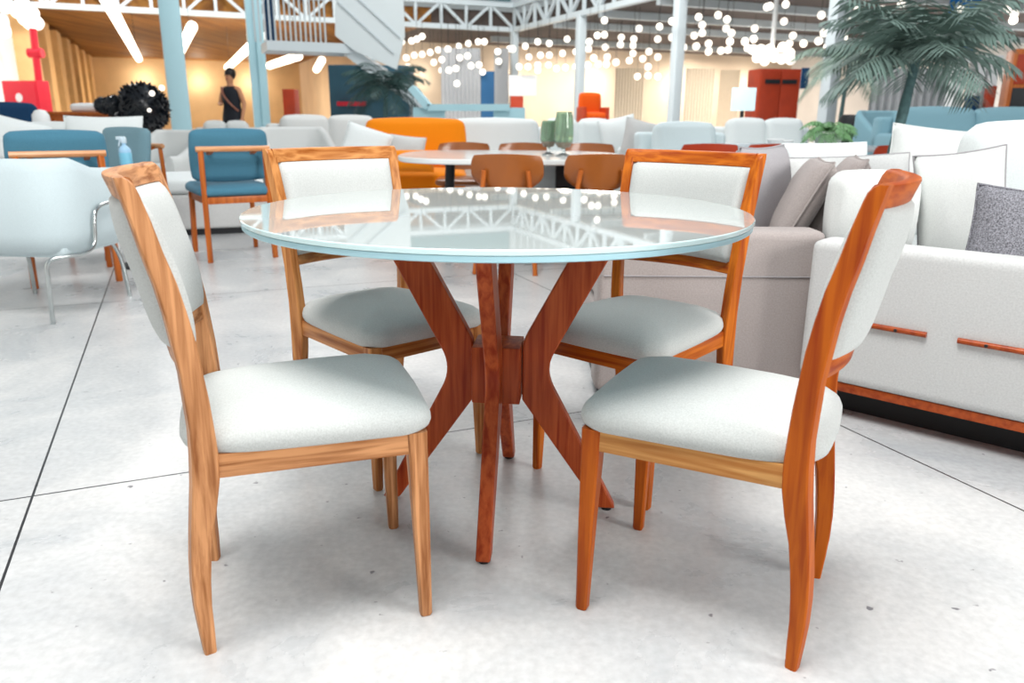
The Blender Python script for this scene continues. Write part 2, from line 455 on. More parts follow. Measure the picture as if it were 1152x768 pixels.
r2 = nt.nodes.new('ShaderNodeValToRGB'); e = r2.color_ramp.elements
e[0].position = .3; e[0].color = (.88, .88, .88, 1); e[1].position = .7; e[1].color = (1.05, 1.05, 1.05, 1)
nt.links.new(n2.outputs['Fac'], r2.inputs['Fac'])
mu = nt.nodes.new('ShaderNodeMix'); mu.data_type = 'RGBA'; mu.blend_type = 'MULTIPLY'; mu.inputs['Factor'].default_value = 1
nt.links.new(r1.outputs['Color'], mu.inputs[6]); nt.links.new(r2.outputs['Color'], mu.inputs[7])
# small dark specks in the concrete
r3 = nt.nodes.new('ShaderNodeValToRGB'); e = r3.color_ramp.elements; e[0].position = .715; e[0].color = (0, 0, 0, 1); e[1].position = .76; e[1].color = (1, 1, 1, 1)
nt.links.new(n3.outputs['Fac'], r3.inputs['Fac'])
ms = nt.nodes.new('ShaderNodeMix'); ms.data_type = 'RGBA'; ms.inputs[7].default_value = lin('#77757a')
nt.links.new(r3.outputs['Color'], ms.inputs['Factor']); nt.links.new(mu.outputs[2], ms.inputs[6])
mj = nt.nodes.new('ShaderNodeMix'); mj.data_type = 'RGBA'; mj.inputs[7].default_value = lin('#2c2b2d')
nt.links.new(mxj.outputs[0], mj.inputs['Factor']); nt.links.new(ms.outputs[2], mj.inputs[6])
nt.links.new(mj.outputs[2], b.inputs['Base Color'])
rr = nt.nodes.new('ShaderNodeMapRange'); rr.inputs['To Min'].default_value = .17; rr.inputs['To Max'].default_value = .42
nt.links.new(n1.outputs['Fac'], rr.inputs['Value']); nt.links.new(rr.outputs['Result'], b.inputs['Roughness'])
bp = nt.nodes.new('ShaderNodeBump'); bp.inputs['Strength'].default_value = .08; bp.inputs['Distance'].default_value = .003
nt.links.new(n2.outputs['Fac'], bp.inputs['Height']); nt.links.new(bp.outputs['Normal'], b.inputs['Normal'])
M_FLOOR = m
bm = NB(); box(bm, (-42, -14, -.2), (42, 66, 0)); struct('floor', bm, M_FLOOR)

# ------------------------------------------------------------------ foreground sofas on the right
def pillow(name, label, w, h, t, c, xa, za, m, seed=1, pipe=.004, group=None, cat='pillow', pm=None, boxy=.55):
    """c: centre; xa: world direction of width; za: world direction of height"""
    xa = Vector(xa).normalized(); za = Vector(za); za = (za - xa*za.dot(xa)).normalized(); ya = za.cross(xa)
    bm, pb = pillow_mesh(w, h, t, seed=seed, pipe=pipe, boxy=boxy)
    o = obj(name, bm, m, None, c, basis_rot(xa, ya, za), smooth=75)
    tag(o, label, cat, group)
    if pipe: obj('piping', pb, pm or m, o)
    else: pb.free()
    return o
# taupe sofa whose tall padded arm faces the table
TS = thing('sofa', 'taupe linen sofa whose upright padded arm stands behind the right rear dining chair', 'sofa', (0, 0, 0))
bm = NB(); box(bm, (.292, 2.60, .02), (1.055, 2.75, .59), .03, 4); ar = obj('arm', bm, F_TAUPE, TS)
bm = NB(); tube(bm, [(.31, 2.5975, .437), (1.04, 2.5975, .437)], .0022, 6); obj('seam', bm, F_DGREY, ar)
bm = NB(); box(bm, (.30, 2.75, .06), (1.10, 3.72, .30), .03, 3); obj('base', bm, F_TAUPE, TS)
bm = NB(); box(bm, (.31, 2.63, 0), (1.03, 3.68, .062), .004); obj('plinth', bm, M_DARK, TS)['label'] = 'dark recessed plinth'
bm = NB(); box(bm, (.30, 3.54, .10), (1.10, 3.72, .50), .04, 3); obj('back', bm, F_TAUPE, TS)
bm = NB(); rcushion(bm, .78, .78, .15, .02, .04, (.70, 3.15, .37)); obj('seat_cushion', bm, F_TAUPE, TS, smooth=60)
pillow('scatter_pillow', 'plump grey pillow behind the right rear dining chair, standing on the taupe sofa', .40, .42, .19, at(852, 226, 3.08), (.66, .75, .0), (.10, .12, .98), F_DGREY, 2, boxy=.42)
pillow('scatter_pillow', 'taupe pillow seen edge on, left of the two leaning together on the taupe sofa', .38, .36, .13, at(899, 228, 3.0), (.22, .97, 0), (.46, .05, .88), F_TAUPE, 3, boxy=.3)
pillow('scatter_pillow', 'taupe pillow leaning against the white block cushion, right of its wrinkled twin', .36, .37, .12, at(938, 226, 3.05), (.28, .96, 0), (.46, .05, .88), F_TAUPE, 4, boxy=.3)
# light grey sofa with wooden plinth and rods
e1 = Vector((.745, -.667, 0)); n1v = Vector((.667, .745, 0)); P0 = Vector((.963, 2.493, 0))
LS_R = math.atan2(e1.y, e1.x)
LS = thing('sofa', 'light grey sofa with wooden rods and red brown plinth, right of the round table', 'sofa', P0, LS_R)
# local: x along the arm, y into the sofa
bm = NB(); box(bm, (0, 0, .125), (1.5, .15, .58), .03, 4); ar = obj('arm', bm, F_LGREY, LS)
for x0, x1 in ((.05, .375), (.459, .80), (.884, 1.2)):
    bm = NB(); tube(bm, [(x0, -.006, .336), (x1, -.006, .336)], .0085, 10); rd = obj('wooden_rod', bm, W_RD, ar)
    bm = NB(); lathe(bm, [(.001, 0), (.005, 0), (.005, .004), (.001, .004)], 10); obj('screw', bm, M_DARK, rd, (x0+.075 if x0 > .2 else x1-.085, -.0135, .336), (R(90), 0, 0))
bm = NB(); box(bm, (.012, .012, .096), (1.49, 1.25, .126), .004); obj('plinth', bm, W_RD, LS)['label'] = 'red brown wooden plinth'
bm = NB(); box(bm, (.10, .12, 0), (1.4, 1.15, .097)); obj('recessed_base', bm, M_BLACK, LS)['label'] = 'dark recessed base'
bm = NB(); box(bm, (.0, .15, .125), (1.5, 1.27, .30), .03, 3); obj('base', bm, F_LGREY, LS)
bm = NB(); box(bm, (1.32, .15, .30), (1.5, 1.27, .78), .05, 3); obj('back', bm, F_LGREY, LS)
bm = NB(); rcushion(bm, 1.30, 1.08, .15, .012, .05, (.66, .71, .37)); obj('seat_cushion', bm, F_LGREY, LS, smooth=60)
def ls(x, y, z): return P0 + e1*x + n1v*y + Vector((0, 0, z))
bm = NB(); rcushion(bm, .27, .15, .26, .012, .04)
tag(obj('block_cushion', bm, F_CREAM, None, at(979, 238, 2.69), (0, 0, R(-12))), 'white block cushion standing behind the orange right front chair, right of the taupe pillows', 'cushion')
pillow('scatter_pillow', 'large cream pillow with dark piping standing on the light sofa, left of the speckled one', .27, .42, .20, at(1080, 240, 2.66), (.82, -.5, .16), (-.38, .2, .90), F_CREAM, 5, pm=F_DGREY, boxy=.42)
pillow('scatter_pillow', 'speckled dark grey pillow at the right edge, leaning on the cream pillow', .40, .30, .13, at(1172, 274, 2.28), (.93, -.30, -.10), (-.20, .30, .93), mat('speckled_wool', '#85858c', rough=.95, var=.75, scale=240, bump=.5), 6)
bm = NB(); rcushion(bm, .50, .20, .46, .02, .06)
tag(obj('block_cushion', bm, F_WHITE, None, at(1160, 212, 2.98), (0, 0, R(-30))), 'pale back cushion behind the large cream pillow at the right edge', 'cushion')
# long sofa further behind
BS = thing('sofa', 'white sofa with long low cushions behind the light grey sofa', 'sofa', (2.05, 4.25, 0), R(-8))
bm = NB(); box(bm, (-1.1, -.42, .08), (1.3, .45, .40), .04, 3); obj('base', bm, F_WHITE, BS)
bm = NB(); box(bm, (-1.1, .25, .40), (1.3, .45, .70), .05, 3); obj('back', bm, F_WHITE, BS)
bm = NB(); box(bm, (-1.12, -.42, .30), (-.96, .45, .66), .05, 3); obj('arm', bm, F_WHITE, BS)
for k in range(2):
    bm = NB(); rcushion(bm, 1.1, .62, .14, .02, .05, (-.4+1.12*k, -.08, .46)); obj('seat_cushion', bm, F_WHITE, BS, smooth=60)
for x in (-.95, 1.15):
    for y in (-.32, .35):
        bm = NB(); box(bm, (x-.03, y-.03, 0), (x+.03, y+.03, .08), .003); obj('leg', bm, M_DARK, BS)
pillow('scatter_pillow', 'long low taupe pillow with dark wavy piping above the block cushion', .58, .26, .14, at(955, 208, 3.45), (.95, .1, .04), (0, .3, .95), F_LGREY, 7, pm=F_DGREY)
pillow('scatter_pillow', 'long white pillow lying behind the plump grey pillow', .42, .22, .13, at(930, 186, 3.75), (1, .1, .02), (0, .4, .9), F_WHITE, 8)
pillow('scatter_pillow', 'white pointed pillow in front of the palm trunk', .42, .30, .15, at(1054, 180, 3.65), (.93, -.3, -.10), (.12, .35, .92), F_CREAM, 9)
pillow('scatter_pillow', 'smooth white pillow under the blue sofa at the right edge', .52, .36, .16, at(1122, 190, 3.95), (.95, -.2, 0), (.1, .35, .9), F_WHITE, 10)

# ------------------------------------------------------------------ white tub armchair, far left foreground
def tub_shell(hw, d0, d1, zb, top, th, m, t, name='shell'):
    """U shaped padded shell; open to +x. top(s) gives the rim height for s in 0..1 round the U"""
    path = round_poly([(d1, hw), (d0, hw), (d0, -hw), (d1, -hw)], [0, .20, .20, 0], 14)
    full = []
    for a, b_ in zip(path, path[1:]):
        L = (b_-a).length; n = max(1, int(L/.05))
        for k in range(n): full.append(a+(b_-a)*k/n)
    full.append(path[-1])
    L = [0]
    for a, b_ in zip(full, full[1:]): L.append(L[-1]+(b_-a).length)
    bm = NB(); rs = []
    for i, p in enumerate(full):
        tg = (full[min(i+1, len(full)-1)]-full[max(i-1, 0)]).normalized(); nr = Vector((-tg.y, tg.x))  # points inward for this winding
        zt = top(L[i]/L[-1]); sec = []
        for o, z in ((-.0, zb+.02), (-.012, zb+.10), (-.008, zt-.06), (.004, zt-.02), (th*.35, zt), (th*.7, zt-.003), (th, zt-.03), (th+.01, zb+.12), (th, zb), (.03, zb)):
            sec.append(Vector((p.x+nr.x*o, p.y+nr.y*o, z)))
        rs.append(sec)
    rings(bm, rs); return obj(name, bm, m, t, smooth=60)
F_ARM = fabric('pale_blue_grey_felt', '#c2d0d4', var=.06)
AC = thing('armchair', 'pale blue grey tub armchair on thin steel legs, left of the left front dining chair', 'armchair', (-2.37, 3.88, 0), R(86))
def rim(s):
    k = abs(s-.5)*2
    return .755 if k < .46 else (.755-.055*(k-.46)/.2 if k < .66 else .70-.015*(k-.66)/.34)
sh = tub_shell(.335, -.30, .30, .315, rim, .06, F_ARM, AC)
bm = NB(); rcushion(bm, .52, .54, .14, .02, .04, (.02, 0, .41)); obj('seat_cushion', bm, F_ARM, AC, smooth=60)
bm = NB(); box(bm, (-.26, -.30, .30), (.28, .30, .35), .02, 2); obj('seat_base', bm, F_ARM, AC)
for s in (1, -1):
    bm = NB()
    tube(bm, smooth_path([(-.335, s*.235, 0), (-.335, s*.245, .20), (-.325, s*.25, .29), (-.28, s*.30, .312), (-.20, s*.35, .318), (-.13, s*.362, .35), (-.11, s*.366, .46), (-.08, s*.366, .51), (.0, s*.366, .53), (.2, s*.366, .53)], 6), .0105, 10)
    obj('steel_leg', bm, M_STEEL, AC)
    bm = NB(); tube(bm, smooth_path([(.27, s*.27, 0), (.25, s*.26, .20), (.20, s*.25, .31)], 6), .0105, 10); obj('steel_leg', bm, M_STEEL, AC)

# ------------------------------------------------------------------ teal chairs
def teal_chair(label, loc, rz, fab):
    t = thing('side_chair', label, 'chair', loc, rz, 'blue upholstered wooden chairs on the left')
    for s in (1, -1):
        bm = NB(); bar(bm, (-.02, s*.215, 0), (.0, s*.205, .73), .032, .026, bev=.004); obj('rear_leg', bm, W_BG, t)
        bm = NB(); bar(bm, (.50, s*.215, 0), (.47, s*.205, .43), .032, .028, bev=.004); obj('front_leg', bm, W_BG, t)
        bm = NB(); bar(bm, (.0, s*.20, .405), (.48, s*.20, .405), .025, .045, bev=.003); obj('side_rail', bm, W_BG, t)
    bm = NB(); tube(bm, smooth_path([(.0, -.235, .735), (-.005, -.12, .735), (-.008, 0, .735), (-.005, .12, .735), (.0, .235, .735)], 5), .018, 8); obj('cross_bar', bm, W_BAR, t)
    for s in (1, -1):
        bm = NB(); bar(bm, (0, s*.14, .725), (.10, s*.14, .70), .03, .02, bev=.003); obj('bracket', bm, W_BG, t)
    for x in (.0, .475):
        bm = NB(); bar(bm, (x, -.2, .405), (x, .2, .405), .022, .045, bev=.003); obj('seat_rail', bm, W_BG, t)
    bm = NB(); rcushion(bm, .55, .47, .075, .012, .035, (.26, 0, .462)); obj('seat_cushion', bm, fab, t, smooth=60)
    bm = NB(); rcushion(bm, .07, .49, .33, .012, .034); obj('backrest', bm, fab, t, (.125, 0, .69), (0, R(-9), 0), smooth=60)
    return t
teal_chair('teal upholstered chair on wooden frame, standing alone left of the brown dining chair', (-1.84, 5.25, 0), R(122), F_TEAL)
teal_chair('teal upholstered chair with wooden bar right behind the pale tub armchair', (-2.52, 4.42, 0), R(122), F_TEAL)
teal_chair('grey teal upholstered chair turned sideways beside the spray bottle', (-2.66, 5.72, 0), R(240), F_GTEAL)

# side table with spray bottle
sp = at(143, 190, 5.0)
t = thing('side_table', 'small dark round side table carrying the spray bottle', 'table', (sp.x, sp.y, 0))
bm = NB(); lathe(bm, [(.001, sp.z-.03), (.16, sp.z-.03), (.165, sp.z-.02), (.165, sp.z-.002), (.16, sp.z), (.001, sp.z)], 32); obj('table_top', bm, F_NAVY, t)
bm = NB(); lathe(bm, [(.018, .01), (.018, sp.z-.03)], 14); obj('pole', bm, M_DARK, t)
bm = NB(); lathe(bm, [(.001, 0), (.13, 0), (.13, .012), (.02, .02)], 28); obj('base', bm, M_DARK, t)
t = thing('spray_bottle', 'clear spray bottle with pale blue label on the dark side table', 'bottle', sp)
bm = NB(); lathe(bm, [(.001, 0), (.034, 0), (.037, .005), (.037, .115), (.03, .13), (.013, .145), (.013, .158), (.001, .158)], 24); obj('bottle_body', bm, mat('milky_plastic', '#9cc4e0', rough=.2), t)
bm = NB(); lathe(bm, [(.0375, .03), (.0378, .03), (.0378, .10), (.0375, .10)], 24); obj('bottle_label', bm, mat('blue_label', '#7fc4dd', rough=.4), t)
bm = NB(); box(bm, (-.014, -.012, .158), (.014, .012, .19), .004); box(bm, (-.045, -.007, .178), (.012, .007, .198), .003); bar(bm, (-.022, 0, .178), (-.034, 0, .14), .008, .006); obj('spray_head', bm, mat('pale_plastic', '#cfe0ea', rough=.35), t)

# ------------------------------------------------------------------ generic showroom sofa
def sofa(label, loc, rz, w, fab, d=.9, sh=.42, bh=.84, ah=.6, aw=.16, n=2, arms=True, legm=None, cush=True, group=None):
    """faces local -y"""
    t = thing('sofa', label, 'sofa', loc, rz, group); lg = legm or M_DARK
    bm = NB(); box(bm, (-w/2, -d/2, .08), (w/2, d/2, sh-.13), .03, 3); obj('base', bm, fab, t)
    bm = NB(); box(bm, (-w/2, d/2-.2, .1), (w/2, d/2, bh-.08), .05, 3); obj('back', bm, fab, t)
    iw = w - (2*aw if arms else 0)
    if arms:
        for s in (-1, 1):
            x = s*(w/2-aw/2); bm = NB(); box(bm, (x-aw/2, -d/2-.01, .08), (x+aw/2, d/2, ah), .045, 3); obj('arm', bm, fab, t)
    for k in range(n):
        x = -iw/2+iw/n*(k+.5)
        bm = NB(); rcushion(bm, iw/n-.01, d-.22, .17, .02, .05, (x, -.11, sh-.06)); obj('seat_cushion', bm, fab, t, smooth=60)
        if cush:
            bm = NB(); rcushion(bm, iw/n-.01, .20, bh-sh, .025, .06); obj('back_cushion', bm, fab, t, (x, d/2-.27, (sh+bh)/2+.01), (R(-8), 0, 0), smooth=60)
    for x in (-w/2+.08, w/2-.08):
        for y in (-d/2+.08, d/2-.08):
            bm = NB(); box(bm, (x-.025, y-.025, 0), (x+.025, y+.025, .08), .003); obj('leg', bm, lg, t)
    return t
sofa('white sofa with big plain cushions behind the teal chair on the far left', (-4.72, 7.5, 0), R(6), 1.6, F_WHITE)
pillow('scatter_pillow', 'large white pillow standing on the left sofa between two blue chairs', .60, .52, .2, at(118, 166, 6.55), (.97, .2, 0), (0, .3, .95), F_WHITE, 11)
pillow('scatter_pillow', 'small white pillow at the left edge below the navy chair', .50, .36, .16, at(14, 158, 6.4), (.95, .2, -.25), (.2, .3, .9), F_WHITE, 12)
t = thing('ottoman', 'pale grey block ottoman with white top cushion behind the teal chair standing alone', 'ottoman', (-2.62, 6.75, 0), BROT)
bm = NB(); box(bm, (-.42, -.42, .05), (.42, .42, .33), .03, 3); obj('base', bm, F_LGREY, t)
bm = NB(); rcushion(bm, .86, .86, .13, .015, .05, (0, 0, .395)); obj('top_cushion', bm, F_WHITE, t, smooth=60)
bm = NB(); box(bm, (-.38, -.38, 0), (.38, .38, .05)); obj('plinth', bm, M_DARK, t)
def tub_chair(label, loc, rz, fab, zb=.3, zt=.84, hw=.34):
    t = thing('armchair', label, 'armchair', loc, rz)
    tub_shell(hw, -.32, .28, zb, lambda s: zt if abs(s-.5) < .2 else zt-.22*min(1, (abs(s-.5)-.2)/.22), .08, fab, t)
    bm = NB(); rcushion(bm, .54, hw*2-.16, .16, .02, .05, (.02, 0, .40)); obj('seat_cushion', bm, fab, t, smooth=60)
    for x in (-.2, .22):
        for s in (1, -1):
            bm = NB(); bar(bm, (x*1.1, s*.24, 0), (x, s*.2, .34), .03, .03, bev=.004); obj('leg', bm, W_BG, t)
    return t
F_GREYC = fabric('soft_grey_boucle', '#c9cccb', var=.1)
tub_chair('light grey tub chair peeping over the brown dining chair, left of the orange sofa', (gx(335, 7.4), 7.4, 0), R(-60), F_GREYC)
tub_chair('grey tub chair with rounded back behind the ottoman on the left', (gx(182, 7.6), 7.6, 0), R(-110), F_GREYC, .3, .80)
sofa('grey sofa left of the orange sofa, under the staircase', (gx(372, 10.2), 10.2, 0), BROT, 1.5, F_GREYC, bh=.92)
sofa('light grey sofa in front of the warm room, right of the pale column', (gx(252, 12.8), 12.8, 0), R(10), 1.0, F_GREYC, bh=.82)
# orange sofa
OS = sofa('orange armless sofa behind the brown dining chair', (gx(466, 7.85), 7.85, 0), R(4), .98, F_ORANGE, d=1.0, arms=False, n=1, bh=.90)
pillow('scatter_pillow', 'orange bolster pillow on the orange sofa seat beside the white table', .42, .2, .18, at(462, 181, 7.1), (1, 0, 0), (0, .4, .9), F_ORANGE, 13)
pillow('scatter_pillow', 'pale grey pillow on the orange sofa above the white table edge', .34, .26, .14, at(458, 168, 7.6), (1, 0, -.1), (0, .35, .9), F_GREYC, 14)
pillow('scatter_pillow', 'white pillow leaning on the left end of the orange sofa', .42, .30, .16, at(412, 162, 7.2), (.95, 0, -.3), (.3, .3, .9), F_WHITE, 15)
sofa('white sofa right of the orange sofa, behind the dining table with vases', (gx(556, 9.0), 9.0, 0), R(2), 1.0, F_WHITE, bh=.90, n=1, arms=False)
sofa('white sofa directly behind the green vases, left of its row', (gx(652, 10.0), 10.0, 0), R(3), 1.15, F_WHITE, bh=.90)
sofa('pale blue white sofa behind the right rear dining chair', (gx(776, 8.15), 8.15, 0), R(4), .95, fabric('ice_linen', '#d5e3e6'), bh=.88, n=1)
sofa('white sofa left of the rust wardrobe, last of the white row', (gx(868, 9.9), 9.9, 0), R(8), 1.3, F_WHITE, bh=.92)
pillow('scatter_pillow', 'white pillow on the sofa behind the green vases', .45, .46, .16, at(696, 153, 9.75), (.95, 0, .2), (-.2, .3, .9), F_WHITE, 16)
pillow('scatter_pillow', 'light grey pillow leaning left of the pale blue white sofa', .45, .40, .16, at(724, 157, 8.6), (.95, 0, -.2), (.2, .3, .9), F_LGREY, 17)

# ------------------------------------------------------------------ second dining table with brown chairs and vases
TZ = .685
t = thing('dining_table', 'white topped dining table with green vases behind the round table', 'table', (0, 0, 0))
L = at(452, 171, 5.85).x; Rr_ = at(700, 171, 5.85).x
poly = round_poly([(L, 5.10), (Rr_, 5.10), (Rr_, 6.55), (L, 6.55)], .62, 14)
bm = NB(); prism(bm, poly, TZ-.035, TZ, lambda u, v, w: Vector((u, v, w)), .006); obj('table_top', bm, M_STONE, t)
bm = NB(); bar(bm, (.2, 5.8, .02), (.2, 5.8, TZ-.03), .34, .5, bev=.01); obj('pedestal', bm, mat('pale_stone', '#cfdde2', rough=.4), t)
bm = NB(); box(bm, (.30, 5.5, 0), (.66, 6.1, TZ-.035), .01); obj('pedestal', bm, M_DARK, t)['label'] = 'black pedestal'
bm = NB(); tube(bm, [(L+.33, 5.8, 0), (L+.36, 5.8, TZ-.03)], .035, 12); obj('leg', bm, M_DARK, t)
def shell_chair(label, loc, rz, m=M_BROWNV, zt=.735, group='brown veneer chairs at the white dining table'):
    """faces +x"""
    t = thing('dining_chair', label, 'chair', loc, rz, group)
    bm = NB(); n, k = 16, 10; F, Bk = [], []
    for j in range(k+1):
        v = -1+2*j/k; rf, rb = [], []
        for i in range(n+1):
            u = -1+2*i/n
            hw = .225*(1-.42*max(0, -v)**2.2)*(1-.10*max(0, v)**4)
            y = u*hw; z = zt-.115+v*.115*(1-.10*u*u) ; x = -.02 + .06*u*u - .02*v
            rf.append(bm.verts.new((x+.009, y, z))); rb.append(bm.verts.new((x-.009, y, z)))
        F.append(rf); Bk.append(rb)
    for j in range(k):
        for i in range(n):
            bm.faces.new((F[j][i], F[j][i+1], F[j+1][i+1], F[j+1][i])); bm.faces.new((Bk[j][i], Bk[j+1][i], Bk[j+1][i+1], Bk[j][i+1]))
    for i in range(n):
        for j in (0, k): bm.faces.new((F[j][i], F[j][i+1], Bk[j][i+1], Bk[j][i]))
    for j in range(k):
        for i in (0, n): bm.faces.new((F[j][i], F[j+1][i], Bk[j+1][i], Bk[j][i]))
    obj('backrest', bm, m, t, smooth=60)
    bm = NB(); rcushion(bm, .44, .45, .05, .012, .024, (.22, 0, .425)); obj('seat', bm, m, t, smooth=60)
    for s in (1, -1):
        bm = NB(); tube(bm, smooth_path([(-.07, s*.19, 0), (-.01, s*.16, .40), (-.035, s*.135, zt-.10)], 6), .016, 10); obj('back_post', bm, W_BG, t)
        bm = NB(); tube(bm, [(.42, s*.19, 0), (.38, s*.165, .40)], .016, 10); obj('front_leg', bm, W_BG, t)
    return t
c1 = shell_chair('brown veneer chair directly behind the round table, left of the vases pedestal', (at(570, 190, 4.85).x, 4.85, 0), R(84))
shell_chair('brown veneer chair tucked beside the right rear dining chair, pear shaped back', (at(676, 190, 4.95).x, 4.95, 0), R(98))
FARG = 'brown chairs on the far side of the white dining table'
shell_chair('brown chair across the white dining table, in front of the orange sofa end', (at(522, 160, 6.9).x, 6.9, 0), R(-88), zt=.735, group=FARG)
shell_chair('brown chair across the white dining table, just left of the green vases', (at(590, 160, 6.9).x, 6.9, 0), R(-92), zt=.735, group=FARG)
shell_chair('brown chair across the white dining table, just right of the green vases', (at(662, 160, 6.9).x, 6.9, 0), R(-90), zt=.735, group=FARG)
def vase(label, px, Y, h, r):
    p = at(px, 165, Y); p.z = TZ
    t = thing('vase', label, 'vase', p, 0, 'green glass vases on the white table')
    bm = NB(); lathe(bm, [(.001, 0), (r*.8, 0), (r*.8, .008), (r*.25, .02), (r*.2, .05), (r*.35, .06)], 24); obj('foot', bm, M_CLEAR, t)
    bm = NB(); lathe(bm, [(.001, .06), (r*.55, .062), (r*.85, .09), (r*.8, .095), (.001, .095)], 24); obj('rust_sand', bm, M_RUST, t)['label'] = 'rust coloured filling'
    bm = NB(); lathe(bm, [(.001, .058), (r*.6, .06), (r*.95, .10), (r, h*.5), (r*.95, h*.8), (r*.8, h), (r*.74, h), (r*.88, h*.8), (r*.93, h*.5), (r*.88, .10), (.001, .066)], 28); obj('bowl', bm, M_GLASSG, t)
    rnd = random.Random(px); bm = NB()
    for k in range(9):
        a = rnd.uniform(0, 6.28); q = rnd.uniform(.2, .6)*r
        tube(bm, smooth_path([(q*math.cos(a), q*math.sin(a), .10), (q*1.2*math.cos(a+.6), q*1.2*math.sin(a+.6), h*.55), (q*math.cos(a+1.2), q*math.sin(a+1.2), h*.95)], 4), .009, 6)
    obj('leaves', bm, mat('succulent_green', '#4d7a4e', rough=.5, var=.3, scale=20), t)
    return t
vase('green glass vase on the white table, shorter and left of its pair', 617, 5.75, .24, .06)
vase('tall green glass vase on the white table, right of the shorter one', 634, 5.6, .30, .068)

# gray table at the right with rust chairs and a potted fern
GT = at(905, 159, 7.2)
t = thing('dining_table', 'grey dining table with potted fern in front of the palm', 'table', (GT.x, 7.2, 0))
bm = NB(); box(bm, (-.66, -.42, .68), (.62, .42, .72), .008); obj('table_top', bm, mat('grey_table', '#a8b6bd', rough=.4), t)
for x in (-.58, .54):
    for y in (-.34, .34):
        bm = NB(); box(bm, (x-.03, y-.03, 0), (x+.03, y+.03, .68), .004); obj('leg', bm, M_GREYP, t)
RC = 'rust coloured chairs at the grey table'
for px, Y, a, lb in ((800, 6.25, 85, 'rust chair at the left end of the grey table, beside the pale blue white sofa'), (874, 6.3, 95, 'rust chair in front of the grey table, below the rust wardrobe'),
                     (944, 6.3, 88, 'orange brown chair in front of the grey table, under the fern'), (1018, 6.3, 95, 'orange brown chair right in front of the palm trunk')):
    shell_chair(lb, (gx(px, Y, 160), Y, 0), R(a), M_RUST, .76, RC)
def frond_leaf(bm, base, d, up, L, droop, w, n=12, pairs=18, lw=.012):
    d = Vector(d).normalized(); p = Vector(base); pts = [p.copy()]; dirv = Vector((d.x, d.y, up)).normalized()
    for k in range(n):
        p = p + dirv*L/n; dirv = (dirv + Vector((0, 0, -droop/n))).normalized(); pts.append(p.copy())
    tube(bm, pts, .006, 5, rfun=lambda t: .007*(1-t)+.0015)
    side = Vector((-d.y, d.x, 0))
    for k in range(pairs):
        f = .12+.86*k/(pairs-1); i = f*n; i0 = min(int(i), n-1); q = pts[i0].lerp(pts[i0+1], i-i0)
        tg = (pts[i0+1]-pts[i0]).normalized(); ll = w*math.sin(PI*(.12+.86*f))**.7
        for s in (1, -1):
            e_ = (side*s*.8 + tg*.55 + Vector((0, 0, -.25-.25*random.random()))).normalized()
            mid = q+e_*ll*.5+Vector((0, 0, .02*ll)); tip = q+e_*ll+Vector((0, 0, -.12*ll))
            pr = tg*lw; up_ = Vector((0, 0, lw*.3))
            v = [bm.verts.new(x) for x in (q-pr*.4, mid-pr, tip, mid+pr, q+pr*.4, mid+up_)]
            for tri in ((0, 1, 5), (1, 2, 5), (2, 3, 5), (3, 4, 5), (4, 0, 5)): bm.faces.new([v[x] for x in tri])
def palm(label, loc, h, n, L, m_leaf, m_trunk, lean=(0, 0), rt=.045, up=(.2, 1.4), w=.32, pairs=20, name='palm_tree', droop=1.9):
    t = thing(name, label, 'palm', loc)
    lx, ly = lean
    bm = NB(); pts = smooth_path([(0, 0, 0), (lx*.4, ly*.4, h*.5), (lx, ly, h)], 8)
    tube(bm, pts, rt, 12, rfun=lambda u: rt*(1-.35*u)*(1+.06*math.sin(u*70))); obj('trunk', bm, m_trunk, t)
    for k in range(n):
        a = k*2.399+.3; u = up[0]+(up[1]-up[0])*(k/(n-1))
        bm = NB(); frond_leaf(bm, (lx, ly, h-.03), (math.cos(a), math.sin(a)), u, L*(.85+.3*random.random()), droop, w, pairs=pairs)
        obj('frond', bm, m_leaf, t, smooth=80)
    return t
M_PALM = mat('dusty_palm_green', '#748b83', rough=.55, var=.25, scale=8)
M_PALM2 = mat('dark_palm_green', '#2c4a46', rough=.5, var=.3, scale=8)
M_TRUNK = mat('grey_green_trunk', '#4d6a6b', rough=.8, var=.3, scale=30)
pp = at(1000, 175, 6.0)
palm('tall grey green palm with slanted trunk behind the white sofas on the right', (gx(993, 5.4, 190), 5.4, 0), 1.32, 26, .66, M_PALM, M_TRUNK, (.12, 0), .045, (.15, 2.4), droop=1.35)
palm('slender drooping palm behind the grey table, left of the tall palm', (gx(943, 11.4), 11.4, 0), 1.7, 12, .85, mat('pale_palm_green', '#93aa9b', rough=.6, var=.2, scale=8), M_TRUNK, (.05, 0), .035, (-.1, 1.4))
palm('dark bushy indoor palm under the staircase', (gx(432, 13.2), 13.2, 0), 1.35, 22, .85, M_PALM2, M_TRUNK, (.05, 0), .05, (.1, 2.2), w=.34)
fp = Vector((at(932, 156, 7.2).x, 7.2, .72))
t = thing('potted_fern', 'bright green potted fern on the grey table', 'plant', fp)
bm = NB(); lathe(bm, [(.001, 0), (.10, 0), (.13, .10), (.135, .12), (.12, .12), (.1, .1), (.001, .1)], 28); obj('pot', bm, M_WHITE, t)
bm = NB()
for k in range(34): frond_leaf(bm, (0, 0, .10), (math.cos(k*2.4), math.sin(k*2.4)), .3+1.6*random.random(), .24+.08*random.random(), 2.2, .08, n=7, pairs=9, lw=.012)
obj('leaves', bm, mat('fern_green', '#7fb079', rough=.5, var=.25, scale=10), t, smooth=80)
